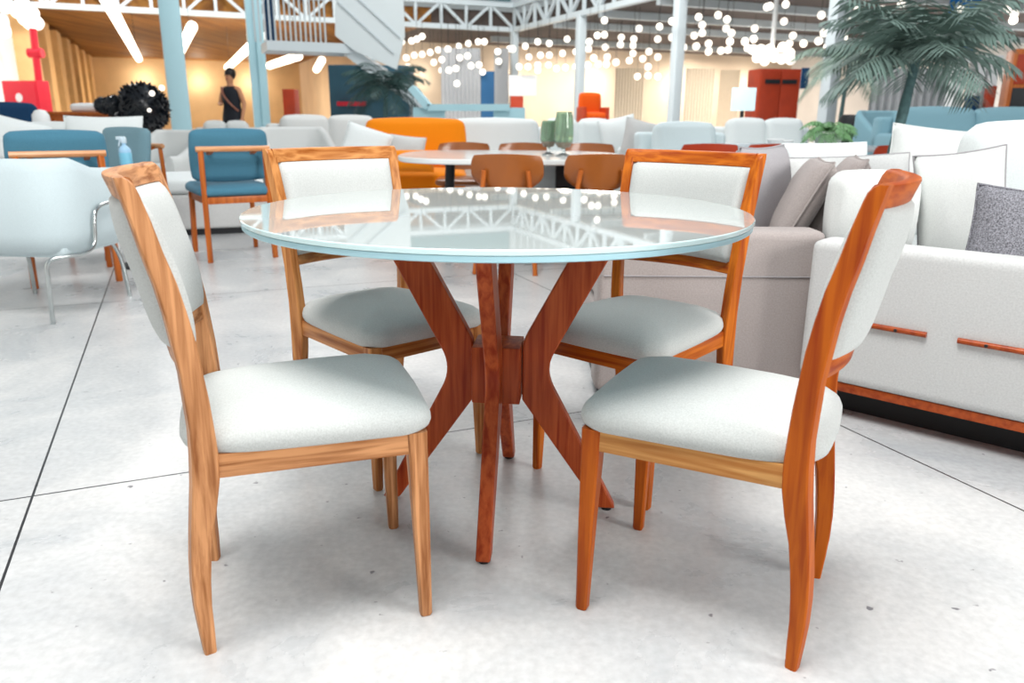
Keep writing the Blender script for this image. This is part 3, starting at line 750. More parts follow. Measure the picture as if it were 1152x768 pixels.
for k, px in enumerate((873, 884)):
    p = at(px, 152, 7.1); p.z = .72; bm = NB()
    lathe(bm, [(.001, 0), (.05, 0), (.075, .05-.01*k), (.07, .055-.01*k), (.001, .02)], 22); o = obj('bowl', bm, M_WHITE, None, p)
    tag(o, ('white bowl at the left end of the grey table', 'smaller white bowl between the left bowl and the fern')[k], 'bowl', 'white bowls on the grey table')

# blue seats at the right
sofa('pale blue sofa with tall back under the blue banner at the right edge', (gx(1120, 8.2), 8.45, 0), R(-4), 1.9, F_BLUE, bh=1.05, ah=.8, n=2)
tub_chair('pale blue armchair behind the palm trunk, left of the pale blue sofa', (gx(1000, 10.0), 10.0, 0), R(-80), F_BLUE, .3, 1.05, .33)
bm = NB(); lathe(bm, [(.001, 0), (.22, 0), (.25, .3), (.25, .95), (.22, 1.0), (.001, 1.0)], 28)
tag(obj('pedestal_planter', bm, M_DARK, None, (gx(966, 11.0), 11.0, 0)), 'black cylinder planter between the fern and the pale blue armchair', 'planter')

# ------------------------------------------------------------------ left background furniture
t = thing('side_chair', 'navy blue chair at the left edge under the red cabinet', 'chair', (gx(2, 8.9), 8.9, 0), R(-70))
bm = NB(); rcushion(bm, .12, .62, .50, .02, .05); obj('backrest', bm, F_NAVY, t, (-.25, 0, .80), (0, R(-8), 0), smooth=60)
bm = NB(); rcushion(bm, .6, .62, .14, .02, .05, (.05, 0, .42)); obj('seat', bm, F_NAVY, t, smooth=60)
for x in (-.2, .3):
    for s in (1, -1):
        bm = NB(); bar(bm, (x*1.1, s*.27, 0), (x, s*.25, .36), .04, .04, bev=.004); obj('leg', bm, W_BG, t)
p = at(100, 128, 9.6)
t = thing('sideboard', 'long wooden sideboard below the tan wall panels on the left', 'sideboard', (p.x, 9.6, 0), R(0))
bm = NB(); box(bm, (-.85, -.22, .14), (.75, .22, .93), .006); obj('body', bm, W_BG, t)
bm = NB(); box(bm, (-.88, -.24, .93), (.78, .24, .965), .004); obj('top', bm, W_BG, t)
for k in range(3):
    bm = NB(); box(bm, (-.83+.525*k, -.235, .18), (-.325+.525*k, -.218, .89), .003); dr = obj('door', bm, W_BG, t)
    bm = NB(); tube(bm, [(-.36+.525*k, -.245, .5), (-.36+.525*k, -.245, .62)], .007, 8); obj('handle', bm, M_STEEL, dr)
for x in (-.75, .65):
    for y in (-.16, .16):
        bm = NB(); box(bm, (x-.025, y-.025, 0), (x+.025, y+.025, .14), .003); obj('leg', bm, M_DARK, t)
p = at(48, 145, 8.4)
t = thing('table_lamp', 'white rounded lamp on a stool right of the navy chair', 'lamp', (p.x, 8.4, 0))
bm = NB(); lathe(bm, [(.001, 0), (.15, 0), (.15, .02), (.03, .04), (.03, .74), (.12, .76), (.12, .78), (.001, .78)], 24); obj('stool', bm, M_WHITE, t)
bm = NB(); lathe(bm, [(.001, .78), (.075, .785), (.085, .85), (.08, .93), (.05, .975), (.001, .985)], 24); obj('shade', bm, M_WHITE, t)
p = at(106, 122, 9.5)
bm = NB(); rcushion(bm, .38, .16, .09, .01, .03); tag(obj('box', bm, M_WHITE, None, (p.x-.1, 9.58, 1.01)), 'white box on the wooden sideboard, left of the black leafy ball', 'box')
# black leafy ball arrangement
p = at(160, 122, 8.75)
t = thing('topiary', 'big black round leafy decoration in front of the pale column', 'decoration', (p.x, 8.75, 0))
M_BLEAF = mat('black_leaves', '#0b1118', rough=.3, var=.5, scale=15)
def leafball(bm, c, r, n, seed):
    rnd = random.Random(seed); c = Vector(c)
    tt = bmesh.new(); bmesh.ops.create_icosphere(tt, subdivisions=3, radius=r*.86)
    for v in tt.verts: v.co = v.co*(1+.08*rnd.uniform(-1, 1)) + c
    merge(bm, tt)
    for k in range(n):
        z = 1-2*(k+.5)/n; a = k*2.39996; q = math.sqrt(1-z*z); d = Vector((q*math.cos(a), q*math.sin(a), z))
        s = d.cross(Vector((rnd.uniform(-1, 1), rnd.uniform(-1, 1), rnd.uniform(-1, 1)))).normalized(); l = r*rnd.uniform(.2, .32)
        o = c+d*r*.84; v = [bm.verts.new(x) for x in (o-s*l*.4, o+d*l*.7+s*l*.1, o+s*l*.5, o+d*l*.25)]
        bm.faces.new((v[0], v[1], v[3])); bm.faces.new((v[1], v[2], v[3])); bm.faces.new((v[2], v[0], v[3]))
bm = NB(); leafball(bm, (0, 0, p.z), .29, 260, 1); obj('leaf_ball', bm, M_BLEAF, t)
bm = NB(); leafball(bm, (-.30, .0, p.z+.02), .13, 120, 2); leafball(bm, (-.43, .02, p.z+.03), .10, 80, 3); obj('leaf_spray', bm, M_BLEAF, t)
bm = NB(); tube(bm, [(0, 0, .35), (0, 0, p.z-.2)], .03, 10); obj('stem', bm, M_DARK, t)
bm = NB(); lathe(bm, [(.001, 0), (.16, 0), (.2, .36), (.18, .37), (.001, .33)], 26); obj('pot', bm, M_WHITE, t)
for k, (px, py) in enumerate(((171, 105), (182, 99), (168, 124))):
    tt = NB(); bmesh.ops.create_uvsphere(tt, u_segments=14, v_segments=10, radius=.028 if k < 2 else .02)
    obj('highlight_dot', tt, M_BULB, t, at(px, py, 8.46)-Vector((p.x, 8.75, 0)))  # glowing dots standing for highlights on the black leaves

# pale blue slide-ended bench
t = thing('bench', 'pale blue metal bench with sloping end behind the orange sofa', 'bench', (0, 0, 0))
A_, B_, Cc = at(483, 121, 11.6), at(573, 121, 11.6), at(464, 99, 11.6)
bm = NB(); bar(bm, A_, B_, .5, .09); obj('seat_beam', bm, M_COL, t)
bm = NB(); bar(bm, A_, Cc, .5, .09); obj('sloping_end', bm, M_COL, t)
for q in (A_, B_):
    bm = NB(); bar(bm, (q.x, 11.6, 0), (q.x, 11.6, q.z), .14, .45); obj('leg', bm, M_COL, t)

# person
def person():
    p = at(262, 130, 14.5); t = thing('person', 'person in a long dark dress with a strap, standing beside the pale double column', 'person', (p.x, 14.5, 0), R(-20))
    V, E, RAD = [], [], []
    def v(co, r, par=None):
        V.append(co); RAD.append(r)
        if par is not None: E.append((par, len(V)-1))
        return len(V)-1
    pel = v((0, 0, .93), .125); ab = v((0, .005, 1.10), .105, pel); chs = v((0, .01, 1.28), .12, ab); nk0 = v((0, .01, 1.42), .06, chs); nk = v((0, 0, 1.48), .05, nk0)
    h1 = v((0, -.01, 1.56), .075, nk); h2 = v((0, -.005, 1.64), .07, h1); v((0, 0, 1.69), .04, h2)
    for s in (1, -1):
        hip = v((s*.09, 0, .86), .085, pel); kn = v((s*.10, -.02, .48), .055, hip); an = v((s*.10, .02, .09), .038, kn); v((s*.11, -.13, .035), .03, an)
        sh = v((s*.16, .01, 1.39), .055, chs); el = v((s*.23, .05 if s > 0 else -.02, 1.12), .040, sh)
        wr = v((s*.25, -.06, .88), .028, el) if s > 0 else v((-.06, -.22, 1.12), .028, el)
        dv = (Vector(V[wr])-Vector(V[el])).normalized(); pc = Vector(V[wr])+dv*.06
        pm_ = v(tuple(pc), .030, wr)
        sd = dv.cross(Vector((0, 0, 1))); sd = sd.normalized() if sd.length > .1 else Vector((1, 0, 0))
        for q, (off, L) in enumerate(((-.024, .07), (-.008, .082), (.008, .078), (.024, .06))):
            a = v(tuple(pc+dv*.035+sd*off), .010, pm_); b2 = v(tuple(pc+dv*(.035+L*.5)+sd*off*1.1+Vector((0, -.006, 0))), .009, a); v(tuple(pc+dv*(.035+L)+sd*off*1.1+Vector((0, -.02, -.01))), .007, b2)
        a = v(tuple(pc-dv*.02+sd*.035), .011, pm_); v(tuple(pc+dv*.02+sd*.058), .009, a)
    me = bpy.data.meshes.new('body'); me.from_pydata(V, E, []); o = bpy.data.objects.new('body', me); COL.objects.link(o); o.parent = t
    md = o.modifiers.new('skin', 'SKIN'); md.use_smooth_shade = True
    for i, r in enumerate(RAD): me.skin_vertices[0].data[i].radius = (r, r*.85 if i < 4 else r)
    me.skin_vertices[0].data[0].use_root = True
    s2 = o.modifiers.new('sub', 'SUBSURF'); s2.levels = 1; s2.render_levels = 2
    me.materials.append(mat('skin', '#b9825f', rough=.5))
    bm = NB(); rs = []
    for z, rx, ry in ((.42, .24, .20), (.7, .215, .175), (.93, .19, .15), (1.10, .155, .13), (1.25, .18, .145), (1.36, .175, .12), (1.42, .10, .085)):
        rs.append([Vector((rx*math.cos(2*PI*k/28), ry*math.sin(2*PI*k/28)+.005, z)) for k in range(28)])
    rings(bm, rs); obj('dress', bm, mat('dark_cloth', '#11161f', rough=.8), t)
    bm = NB(); tube(bm, smooth_path([(-.12, -.09, 1.40), (-.03, -.165, 1.27), (.09, -.15, 1.12), (.17, -.05, 1.0)], 6), .018, 8); obj('strap', bm, mat('tan_strap', '#8c5a48', rough=.6), t)
    bm = NB(); bmesh.ops.create_uvsphere(bm, u_segments=24, v_segments=16, radius=.098)
    for vv in bm.verts:
        vv.co = Vector((vv.co.x*.95, vv.co.y*1.05+.03, vv.co.z*1.1+1.635))
    obj('hair', bm, mat('dark_hair', '#120d0b', rough=.5), t)
    bm = NB()
    for s in (1, -1):
        tt = bmesh.new(); bmesh.ops.create_uvsphere(tt, u_segments=10, v_segments=8, radius=.011)
        for vv in tt.verts: vv.co += Vector((s*.028, -.083, 1.60))
        merge(bm, tt)
    obj('eyes', bm, M_DARK, t)
    bm = NB(); bar(bm, (0, -.085, 1.60), (0, -.10, 1.565), .02, .02, bev=.004); obj('nose', bm, MATS['skin'], t)
    bm = NB(); bar(bm, (-.022, -.082, 1.535), (.022, -.082, 1.535), .01, .012, bev=.003); obj('mouth', bm, mat('lips', '#8f4a42', rough=.5), t)
    for s in (1, -1):
        bm = NB(); bar(bm, (s*.10, .04, 0), (s*.105, -.17, 0), .085, .09, bev=.02); obj('shoe', bm, M_DARK, t, (0, 0, .045))
person()

# ------------------------------------------------------------------ building shell
def bbox(bm, a0, a1, b0, b1, z0, z1, mi=0):
    """box in building coordinates"""
    t = bmesh.new(); box(t, (0, 0, 0), (1, 1, 1))
    for v in t.verts:
        v.co = bl(a0+(a1-a0)*v.co.x, b0+(b1-b0)*v.co.y, z0+(z1-z0)*v.co.z)
    return merge(bm, t, mi)
M_WALLW = mat('white_wall', '#e6e3df', rough=.8, var=.05, scale=1)
M_WALLB = mat('beige_wall', '#decbb4', rough=.8, var=.10, scale=.6)
M_WALLT = mat('tan_wall', '#dcbd92', rough=.7, var=.12, scale=.8)
M_CEILW = wood('wooden_ceiling', '#6b421d', '#96672f', 'y', rough=.6, coat=0, k=.06)
M_CEILG = mat('grey_brown_ceiling', '#4f443f', rough=.8, var=.2, scale=1)
bm = NB(); bbox(bm, 17, 17.2, -14, -2.5, 0, 3.0); struct('wall_back_left', bm, M_WALLT)
bm = NB(); bbox(bm, 5, 5.2, -2.5, 15, 0, 3.0); struct('wall_back', bm, M_WALLB)
bm = NB(); bbox(bm, 5, 17.2, -2.6, -2.4, 0, 3.0); struct('wall_between', bm, M_WALLB)
bm = NB(); bbox(bm, -26, .3, -10.7, -10.5, 0, 3.2); struct('wall_left', bm, M_WALLW)
bm = NB(); bbox(bm, .3, 17, -10.75, -10.55, 0, 3.0); struct('wall_left_rear', bm, M_WALLT)
bm = NB(); bbox(bm, -26, 5.2, 13, 13.2, 0, 3.2); struct('wall_right', bm, M_WALLW)
bm = NB(); bbox(bm, .25, 17.2, -14, -2.0, 3.0, 3.35); struct('ceiling_left', bm, M_CEILW)
bm = NB(); bbox(bm, .25, 5.2, -2.0, 13.2, 3.0, 3.35); bbox(bm, -17, .25, .3, 13.2, 3.0, 3.35); struct('ceiling', bm, M_CEILG)
k = 1
for al in (-1.5, -3.6, -5.7, -7.8, -9.9, 2.4):
    bm = NB(); bbox(bm, al-.07, al+.07, .35, 13, 2.86, 3.0); o = struct('ceiling_beam', bm, M_GREYP)
# upper walls of the gallery level
bm = NB(); bbox(bm, 5, 5.2, -14, 15, 3.35, 9); struct('wall_upper_back', bm, mat('upper_wall', '#c3c9c9', rough=.8))
bm = NB(); bbox(bm, -17, 5, 7, 7.2, 3.35, 9); struct('wall_upper_right', bm, MATS['upper_wall'])
def truss(p, q, z0, z1, panel, name='truss_beam'):
    t = bpy.data.objects.new(name, None); COL.objects.link(t); t['kind'] = 'structure'
    z0, z1, panel = zs(z0), zs(z1), panel*S
    p, q = Vector(p), Vector(q); d = (q-p); L = d.length; d.normalize(); n = int(L/panel)
    up = Vector((0, 0, 1))
    for nm, z, h in (('lower_chord', z0, .10), ('upper_chord', z1, .10)):
        bm = NB(); bar(bm, p+up*z, q+up*z, .14*S, h*S); obj(nm, bm, M_GREYP, t)
    bm = NB()
    for i in range(n+1):
        x = p+d*L*i/n
        bar(bm, x+up*z0, x+up*z1, .06*S, .06*S, up=(d.x, d.y, 0))
        if i < n:
            y = p+d*L*(i+1)/n
            a, b2 = (x+up*z0, y+up*z1) if i % 2 == 0 else (x+up*z1, y+up*z0)
            bar(bm, a, b2, .06*S, .06*S)
    obj('web', bm, M_GREYP, t)
    return t
truss(bl(0, -11), bl(0, 0), 2.93, 3.46, .58)
truss(bl(-16, 0), bl(0, 0), 2.93, 3.46, .58)
# gallery balustrades (bars and handrail)
def balustrade(p, q, z0, z1, step, name='balustrade'):
    t = bpy.data.objects.new(name, None); COL.objects.link(t); t['kind'] = 'structure'
    z0, z1, step = zs(z0), zs(z0)+1.1, step*S
    p, q = Vector(p), Vector(q); up = Vector((0, 0, 1)); L = (q-p).length; n = int(L/step)
    bm = NB(); bar(bm, p+up*z1, q+up*z1, .06, .06); obj('handrail', bm, M_GREYP, t)
    bm = NB(); bar(bm, p+up*(z0+.08), q+up*(z0+.08), .04, .05); obj('bottom_rail', bm, M_GREYP, t)
    bm = NB()
    for i in range(n+1):
        x = p.lerp(q, i/n); bar(bm, x+up*z0, x+up*z1, .03 if i % 8 else .07, .03 if i % 8 else .07, up=(1, 0, 0))
    obj('bars', bm, M_GREYP, t)
balustrade(bl(.05, -3.2), bl(.05, 0), 3.5, 4.5, .28)
balustrade(bl(-16, .05), bl(0, .05), 3.5, 4.5, .4)
bm = NB(); bbox(bm, .0, .03, -3.2, -.1, 3.56, 4.4)
struct('trim_glass', bm, mat('teal_glass', '#4f8f98', rough=.08, trans=.6))
# columns
def column(p, w, z1, m=M_COL):
    bm = NB(); bar(bm, (p.x, p.y, 0), (p.x, p.y, z1), w, w, up=(BX.x, BX.y, 0), bev=w*.12); o = struct('column', bm, m)
    return o
for al in (0, -3.45, -6.9, -10.35): column(bl(al, .0), .17*S, zs(2.93), M_GREYP)
p = at(203, 130, 11.5); column(Vector((p.x, 11.5, 0)), .27, 6.0)
for px in (290, 299):
    p = at(px, 130, 17.5); column(Vector((p.x, 17.5, 0)), .17, 5.0)
# stair landing, railing, flight
LD = 14.6
a0, a1 = at(297, 53, LD), at(393, 55, LD+.6)
t = bpy.data.objects.new('staircase', None); COL.objects.link(t); tag(t, 'pale grey steel staircase with railed landing, upper left of centre', 'staircase')
zl = a0.z
bm = NB(); bar(bm, (a0.x, LD, zl), (a1.x, LD+.6, zl), .9, .16); obj('landing', bm, M_GREYP, t)
bm = NB(); bar(bm, (a0.x, LD-.45, zl+.95), (a1.x-.3, LD+.05, zl+.95), .05, .05); obj('handrail', bm, M_GREYP, t)
bm = NB()
for i in range(15):
    x = a0.x+(a1.x-.3-a0.x)*i/14; y = LD-.45+.5*i/14; bar(bm, (x, y, zl+.05), (x, y, zl+.95), .025, .025)
obj('rail_bars', bm, M_GREYP, t)
p = at(304, 20, LD); bm = NB(); box(bm, (p.x-.06, LD-.1, zl+.08), (p.x+.06, LD+.02, zl+1.6), .01); obj('newel_post', bm, F_NAVY, t)
pan = [at(*q, LD+.1) for q in ((377, -14), (453, -14), (455, 40), (446, 78), (400, 58), (377, 40))]
bm = NB(); prism(bm, [(q.x, q.z) for q in pan], LD+.1, LD+.18, lambda u, v, w: Vector((u, w, v)), 0); obj('side_panel', bm, mat('pale_grey_panel', '#ccd5d7', rough=.5), t)
for q0, q1 in (((380, 2), (443, 60)), ((396, -8), (450, 42))):
    bm = NB(); bar(bm, at(*q0, LD+.09), at(*q1, LD+.09), .03, .03); obj('panel_rib', bm, M_GREYP, t)
g0, g1 = at(393, 58, LD+.2), at(478, 122, LD+.2)
for dy in (0, 1.0):
    bm = NB(); bar(bm, g0+Vector((0, dy, 0)), g1+Vector((0, dy, 0)), .05, .2); obj('stringer', bm, M_GREYP, t)
for i in range(9):
    q = g0.lerp(g1, (i+.5)/9)
    bm = NB(); box(bm, (q.x-.17, LD+.22, q.z-.02), (q.x+.15, LD+1.18, q.z+.03)); obj('step', bm, M_WHITE, t)
# dark teal block under the stair
bm = NB(); p = at(420, 105, 16.5); box(bm, (p.x-.85, 16.3, 0), (p.x+.75, 17.2, 1.9), .03)
tag(obj('storage_cupboard', bm, mat('deep_teal_paint', '#2d5566', rough=.5, var=.2, scale=2), None), 'deep teal cupboard in the dark space under the staircase', 'cupboard')
p = at(392, 118, 16.2); bm = NB(); box(bm, (p.x-.22, 16.15, 1.12), (p.x+.35, 16.29, 1.2)); tag(obj('red_sign_strip', bm, M_RED, None), 'small red strip on the deep teal cupboard', 'strip')

# grey curtains between the stairs and the corner column
def curtain(name, label, px0, px1, Y, ztop, m, z0=.02, rz=0, cat='curtain', group=None, amp=.035):
    x0, x1 = gx(px0, Y), gx(px1, Y); n = 60; w = x1-x0
    bm = NB(); F, Bk = [], []
    for z in (z0, ztop):
        F.append([bm.verts.new((x0+w*i/n, Y+amp*math.sin(i*1.05), z)) for i in range(n+1)])
        Bk.append([bm.verts.new((x0+w*i/n, Y+.015+amp*math.sin(i*1.05), z)) for i in range(n+1)])
    for i in range(n):
        bm.faces.new((F[0][i], F[0][i+1], F[1][i+1], F[1][i])); bm.faces.new((Bk[0][i], Bk[1][i], Bk[1][i+1], Bk[0][i+1]))
        for j in (0, 1): bm.faces.new((F[j][i], F[j][i+1], Bk[j][i+1], Bk[j][i]))
    return tag(obj(name, bm, m, None, smooth=80), label, cat, group)
F_CURT = fabric('grey_voile', '#b4b6b8', var=.1, scale=30)
curtain('curtain', 'pale grey hanging curtain left of the blue panel, behind the orange sofa', 497, 541, 19.2*S, zs(2.45), F_CURT)
curtain('curtain', 'pale grey hanging curtain right of the blue panel', 556, 572, 19.2*S, zs(2.45), F_CURT)
curtain('curtain', 'narrow blue fabric panel hanging between grey curtains', 541, 556, 19.25*S, zs(1.95), fabric('mid_blue_cloth', '#4b87b5', var=.1))
p = at(588, 100, 19*S)
bm = NB(); box(bm, (p.x-.32*S, 18.95*S, zs(1.40)), (p.x+.32*S, 19.0*S, zs(1.85)), .01); tag(obj('hanging_sign_panel', bm, M_WHITE, None), 'white hanging panel right of the corner column', 'panel')
p = at(580, 120, 19.3); bm = NB(); box(bm, (p.x-.12, 19.25, 0), (p.x+.18, 19.6, 1.4), .01); tag(obj('cabinet', bm, M_RUST, None), 'narrow dark brown cabinet under the white hanging panel', 'cabinet')
# warm curtains along the back wall
F_CR = fabric('cream_drape', '#eadcc6', var=.08, scale=20)
for px0, px1, Y, z, lb in ((690, 722, 22*S, zs(2.2), 'cream drape left of the middle column'), (768, 800, 22*S, zs(2.2), 'cream drape right of the middle column'), (806, 828, 22.6*S, zs(2.2), 'narrow cream drape left of the pale screen')):
    curtain('curtain', lb, px0, px1, Y, z, F_CR, group='cream drapes along the beige wall')
# orange framed box chair
p = at(667, 112, 18.2)
t = thing('armchair', 'boxy orange armchair on a raised podium behind the white sofas', 'armchair', (p.x, 18.2, 0), R(-75))
bm = NB(); box(bm, (-.35, -.35, 0), (.35, .35, .70), .01); obj('podium', bm, F_WHITE, t)
bm = NB(); rcushion(bm, .14, .5, .5, .02, .05, (-.2, 0, 1.2)); obj('backrest', bm, fabric('burnt_orange', '#d2520f', var=.1), t)
bm = NB(); rcushion(bm, .46, .5, .16, .02, .05, (.02, 0, .95)); obj('seat', bm, MATS['burnt_orange'], t)
for s in (1, -1):
    bm = NB(); box(bm, (-.22, s*.27-.04, .75), (.26, s*.27+.04, 1.15), .02); obj('arm', bm, M_RUST, t)
# rust wardrobe, pale screen
p = at(868, 130, 14)
t = thing('wardrobe', 'rust red wardrobe with dark handle rail below the chandelier', 'wardrobe', (p.x, 14, 0), R(8))
bm = NB(); box(bm, (-.36, -.2, 0), (.36, .3, 1.74), .01); obj('body', bm, M_RUST, t)
for s in (-1, 1):
    bm = NB(); box(bm, (min(s*.005, s*.345), -.225, .05), (max(s*.005, s*.345), -.2, 1.70), .004); dd = obj('door', bm, M_RUST, t)
    bm = NB(); box(bm, (min(s*.02, s*.28), -.245, 1.50), (max(s*.02, s*.28), -.225, 1.57), .004); obj('handle', bm, M_DARK, dd)
p = at(836, 112, 13.4)
t = thing('screen', 'pale blue display screen on a dark stand left of the rust wardrobe', 'screen', (p.x, 13.4, 0))
bm = NB(); box(bm, (-.19, -.02, 1.06), (.20, .02, 1.42), .006); obj('panel', bm, mat('lit_screen', '#cdeaf0', rough=.3, emit=.6), t)
bm = NB(); tube(bm, [(0, 0, .02), (0, 0, 1.06)], .03, 10); obj('pole', bm, M_DARK, t)
bm = NB(); lathe(bm, [(.001, 0), (.2, 0), (.2, .02), (.03, .03)], 24); obj('base', bm, M_DARK, t)
# chandelier
p = at(868, 61, 13*S)
t = thing('chandelier', 'large glowing chandelier of clustered globes above the rust wardrobe', 'chandelier', (p.x, 13*S, 0))
bm = NB(); tube(bm, [(0, 0, p.z), (0, 0, zs(3.0))], .035*S, 10); obj('stem', bm, M_WHITE, t)
bm = NB(); tube(bm, [(S*.26*math.cos(k*PI/12), S*.26*math.sin(k*PI/12), p.z) for k in range(25)], .014*S, 8); obj('ring', bm, M_STEEL, t)
rnd = random.Random(3)
for k in range(22):
    a = k*2.4; r = S*.33*math.sqrt((k+.5)/22)
    tt = NB(); bmesh.ops.create_uvsphere(tt, u_segments=14, v_segments=10, radius=.075*S); obj('globe', tt, M_BULB, t, (r*math.cos(a), r*math.sin(a), p.z+S*rnd.uniform(-.09, .09)))
# blue banner and right hand wall furniture
p = at(1080, 30, 11.5*S)
t = thing('hanging_banner', 'bright blue hanging banner behind the tall palm', 'banner', (p.x, 11.5*S, 0))
bm = NB(); box(bm, (-.19*S, 0, p.z-.42*S), (.24*S, .01, zs(3.0)), .002); obj('cloth', bm, fabric('bright_blue_cloth', '#2f7fcb', var=.08), t)
bm = NB(); bar(bm, (-.21*S, .005, zs(2.98)), (.26*S, .005, zs(2.98)), .05, .05); obj('rod', bm, M_GREYP, t)
p = at(1146, 110, 9.5)
t = thing('tall_cabinet', 'carved wooden cabinet cut by the right edge, beside the white wall', 'cabinet', (p.x, 9.5, 0), R(-20))
bm = NB(); box(bm, (-.16, -.2, 0), (.5, .2, 1.72), .01); obj('body', bm, W_BG, t)
bm = NB(); box(bm, (-.12, -.215, .95), (.16, -.2, 1.3), .004); obj('door', bm, M_DARK, t)
bm = NB(); box(bm, (-.12, -.215, 1.34), (.46, -.2, 1.66), .004); obj('door', bm, M_RUST, t)
curtain('curtain', 'grey striped curtain behind the palm trunk, left of the white posts', 975, 1060, 13.5, 1.75, F_CURT)
t = thing('display_stand', 'white display stand with tall posts behind the pale blue sofa', 'display stand', (0, 0, 0))
for px in (1068, 1090, 1104):
    x = gx(px, 12.2); bm = NB(); box(bm, (x-.07, 12.1, 0), (x+.07, 12.3, 1.75), .01); obj('post', bm, M_WHITE, t)
bm = NB(); box(bm, (gx(1062, 12.2), 12.05, 1.75), (gx(1110, 12.2), 12.35, 1.85), .01); obj('top_shelf', bm, M_WHITE, t)
bm = NB(); x = gx(1080, 12.2); box(bm, (x-.10, 11.9, 0), (x+.07, 12.0, 1.28), .005); tag(obj('door_sample', bm, F_NAVY, None), 'navy door sample between white posts behind the pale blue sofa', 'sample')
bm = NB(); x = gx(1097, 12.2); box(bm, (x-.06, 11.9, 0), (x+.06, 12.0, 1.42), .005); tag(obj('door_sample', bm, M_RUST, None), 'rust wood door sample in the white stand, right of the navy one', 'sample')
p = at(905, 88, 10.3*S); bm = NB(); box(bm, (p.x-.07, 10.3*S-.02, p.z-.2), (p.x+.08, 10.3*S+.02, p.z+.2), .004); tag(obj('column_plaque', bm, F_NAVY, None), 'dark blue plaque on the right steel column', 'plaque')

# fire cabinet on the left white wall
p = at(31, 110, 13.2*S)
t = thing('fire_cabinet', 'red fire hose cabinet with white emblem on the left wall', 'fire cabinet', (p.x, 13.2*S, p.z), BROT-R(40))
t.scale = (S, S, S)
bm = NB(); box(bm, (-.36, -.12, -.26), (.36, .12, .26), .01); obj('body', bm, M_RED, t)
bm = NB(); box(bm, (-.33, -.135, -.23), (.33, -.12, .23), .005); dd = obj('door', bm, M_RED, t)
bm = NB(); lathe(bm, [(.001, 0), (.07, 0), (.07, .006), (.001, .006)], 24); obj('emblem', bm, M_WHITE, dd, (-.02, -.137, .0), (R(90), 0, 0))
p2, p3 = at(44, 93, 13.2*S), at(37, 32, 13.2*S)
t = thing('fire_pipe', 'red standpipe rising from the fire hose cabinet', 'pipe', (0, 0, 0))
bm = NB(); tube(bm, [p2, p3], .055*S, 12); obj('pipe', bm, M_RED, t)
q = p2.lerp(p3, .55); bm = NB(); tube(bm, [q-Vector((.11*S, 0, 0)), q+Vector((.11*S, 0, 0))], .075*S, 12); obj('valve', bm, M_RED, t)
# tan pilasters along the left rear wall, dark openings between
for k in range(7):
    al = .5+2.2*k
    bm = NB(); bbox(bm, al, al+.9, -10.55, -10.2, 0, 2.9); struct('trim_%d' % (k+1), bm, fabric('tan_panel', '#d9b17c', var=.1, scale=3))
    bm = NB(); bbox(bm, al+1.0, al+2.0, -10.55, -10.48, 0, 2.3); struct('door_%d' % (k+1), bm, mat('dark_opening', '#33241a', rough=.7))
for k, (px, py0, py1, Y) in enumerate(((325, 100, 135, 17.5),)):
    a, b2 = at(px-8, py0, Y), at(px+8, py1, Y)
    bm = NB(); box(bm, (a.x, Y, 0), (b2.x, Y+.4, a.z), .02); tag(obj('tall_cabinet', bm, M_RUST, None), 'dark rust cabinet in the warm room left of the staircase', 'cabinet')

# ------------------------------------------------------------------ hanging bulbs and strip lamps
sph = NB(); bmesh.ops.create_uvsphere(sph, u_segments=16, v_segments=12, radius=1); finish(sph); bulb_me = bpy.data.meshes.new('hanging_bulb'); sph.to_mesh(bulb_me); sph.free(); bulb_me.materials.append(M_BULB)
cyl = NB(); lathe(cyl, [(1, 0), (1, 1)], 6); finish(cyl); cord_me = bpy.data.meshes.new('cord'); cyl.to_mesh(cord_me); cyl.free(); cord_me.materials.append(M_DARK)
def bulb(px, py, label, group, r=4.6):
    z = zs(2.62 if py < 66 else 2.62-(py-66)*.018)
    Y = min(FPX*(z-CAM_H)/(130-py), 19.5*S)*(.88+.24*((px*7+py*13) % 10)/10); Y = max(Y, 8.5*S)
    p = at(px, py, Y)
    o = bpy.data.objects.new('hanging_bulb', bulb_me); COL.objects.link(o); o.location = p; rr_ = r*Y/FPX; o.scale = (rr_,)*3
    tag(o, label, 'bulb', group)
    c = bpy.data.objects.new('cord', cord_me); COL.objects.link(c); c.parent = o
    zt = max(zs(3.0), p.z+.4); c.scale = (.006/rr_, .006/rr_, (zt-p.z-rr_)/rr_); c.location = (0, 0, 1)
G1 = [(577,55),(591,52),(605,47),(618,49),(638,44),(608,62),(618,62),(633,60),(595,64),(584,75),(594,75),(605,79),(605,73),(617,73),(626,77),(636,76)]
G2 = [(648,58),(648,75),(661,73),(668,65),(683,64),(673,72),(682,72),(693,70),(708,68),(723,66),(712,60),(730,58),(740,64),(740,44),(742,30),(719,32),(698,50),(699,42),(681,53),(680,39),(672,40),(662,55),(663,47),(680,23),(712,51),(713,44),(717,86),(729,75),(729,85),(740,86)]
G3 = [(756,24),(763,40),(769,53),(760,63),(756,42),(786,19),(790,37),(790,28),(781,40),(783,52),(797,49),(797,58),(808,17),(818,22),(817,32),(823,37),(821,47),(819,56),(811,57),(838,47),(848,44),(849,32),(841,54),(863,8),(866,7),(884,5),(882,24),(892,40),(888,49),(904,49)]
G4 = [(924,17),(927,37),(921,46),(931,53),(949,42),(951,29),(965,11),(952,20),(993,11),(1014,5),(1012,24),(1012,35),(1080,10),(1082,24),(1076,32),(1111,13),(1133,10),(1141,16),(1140,23)]
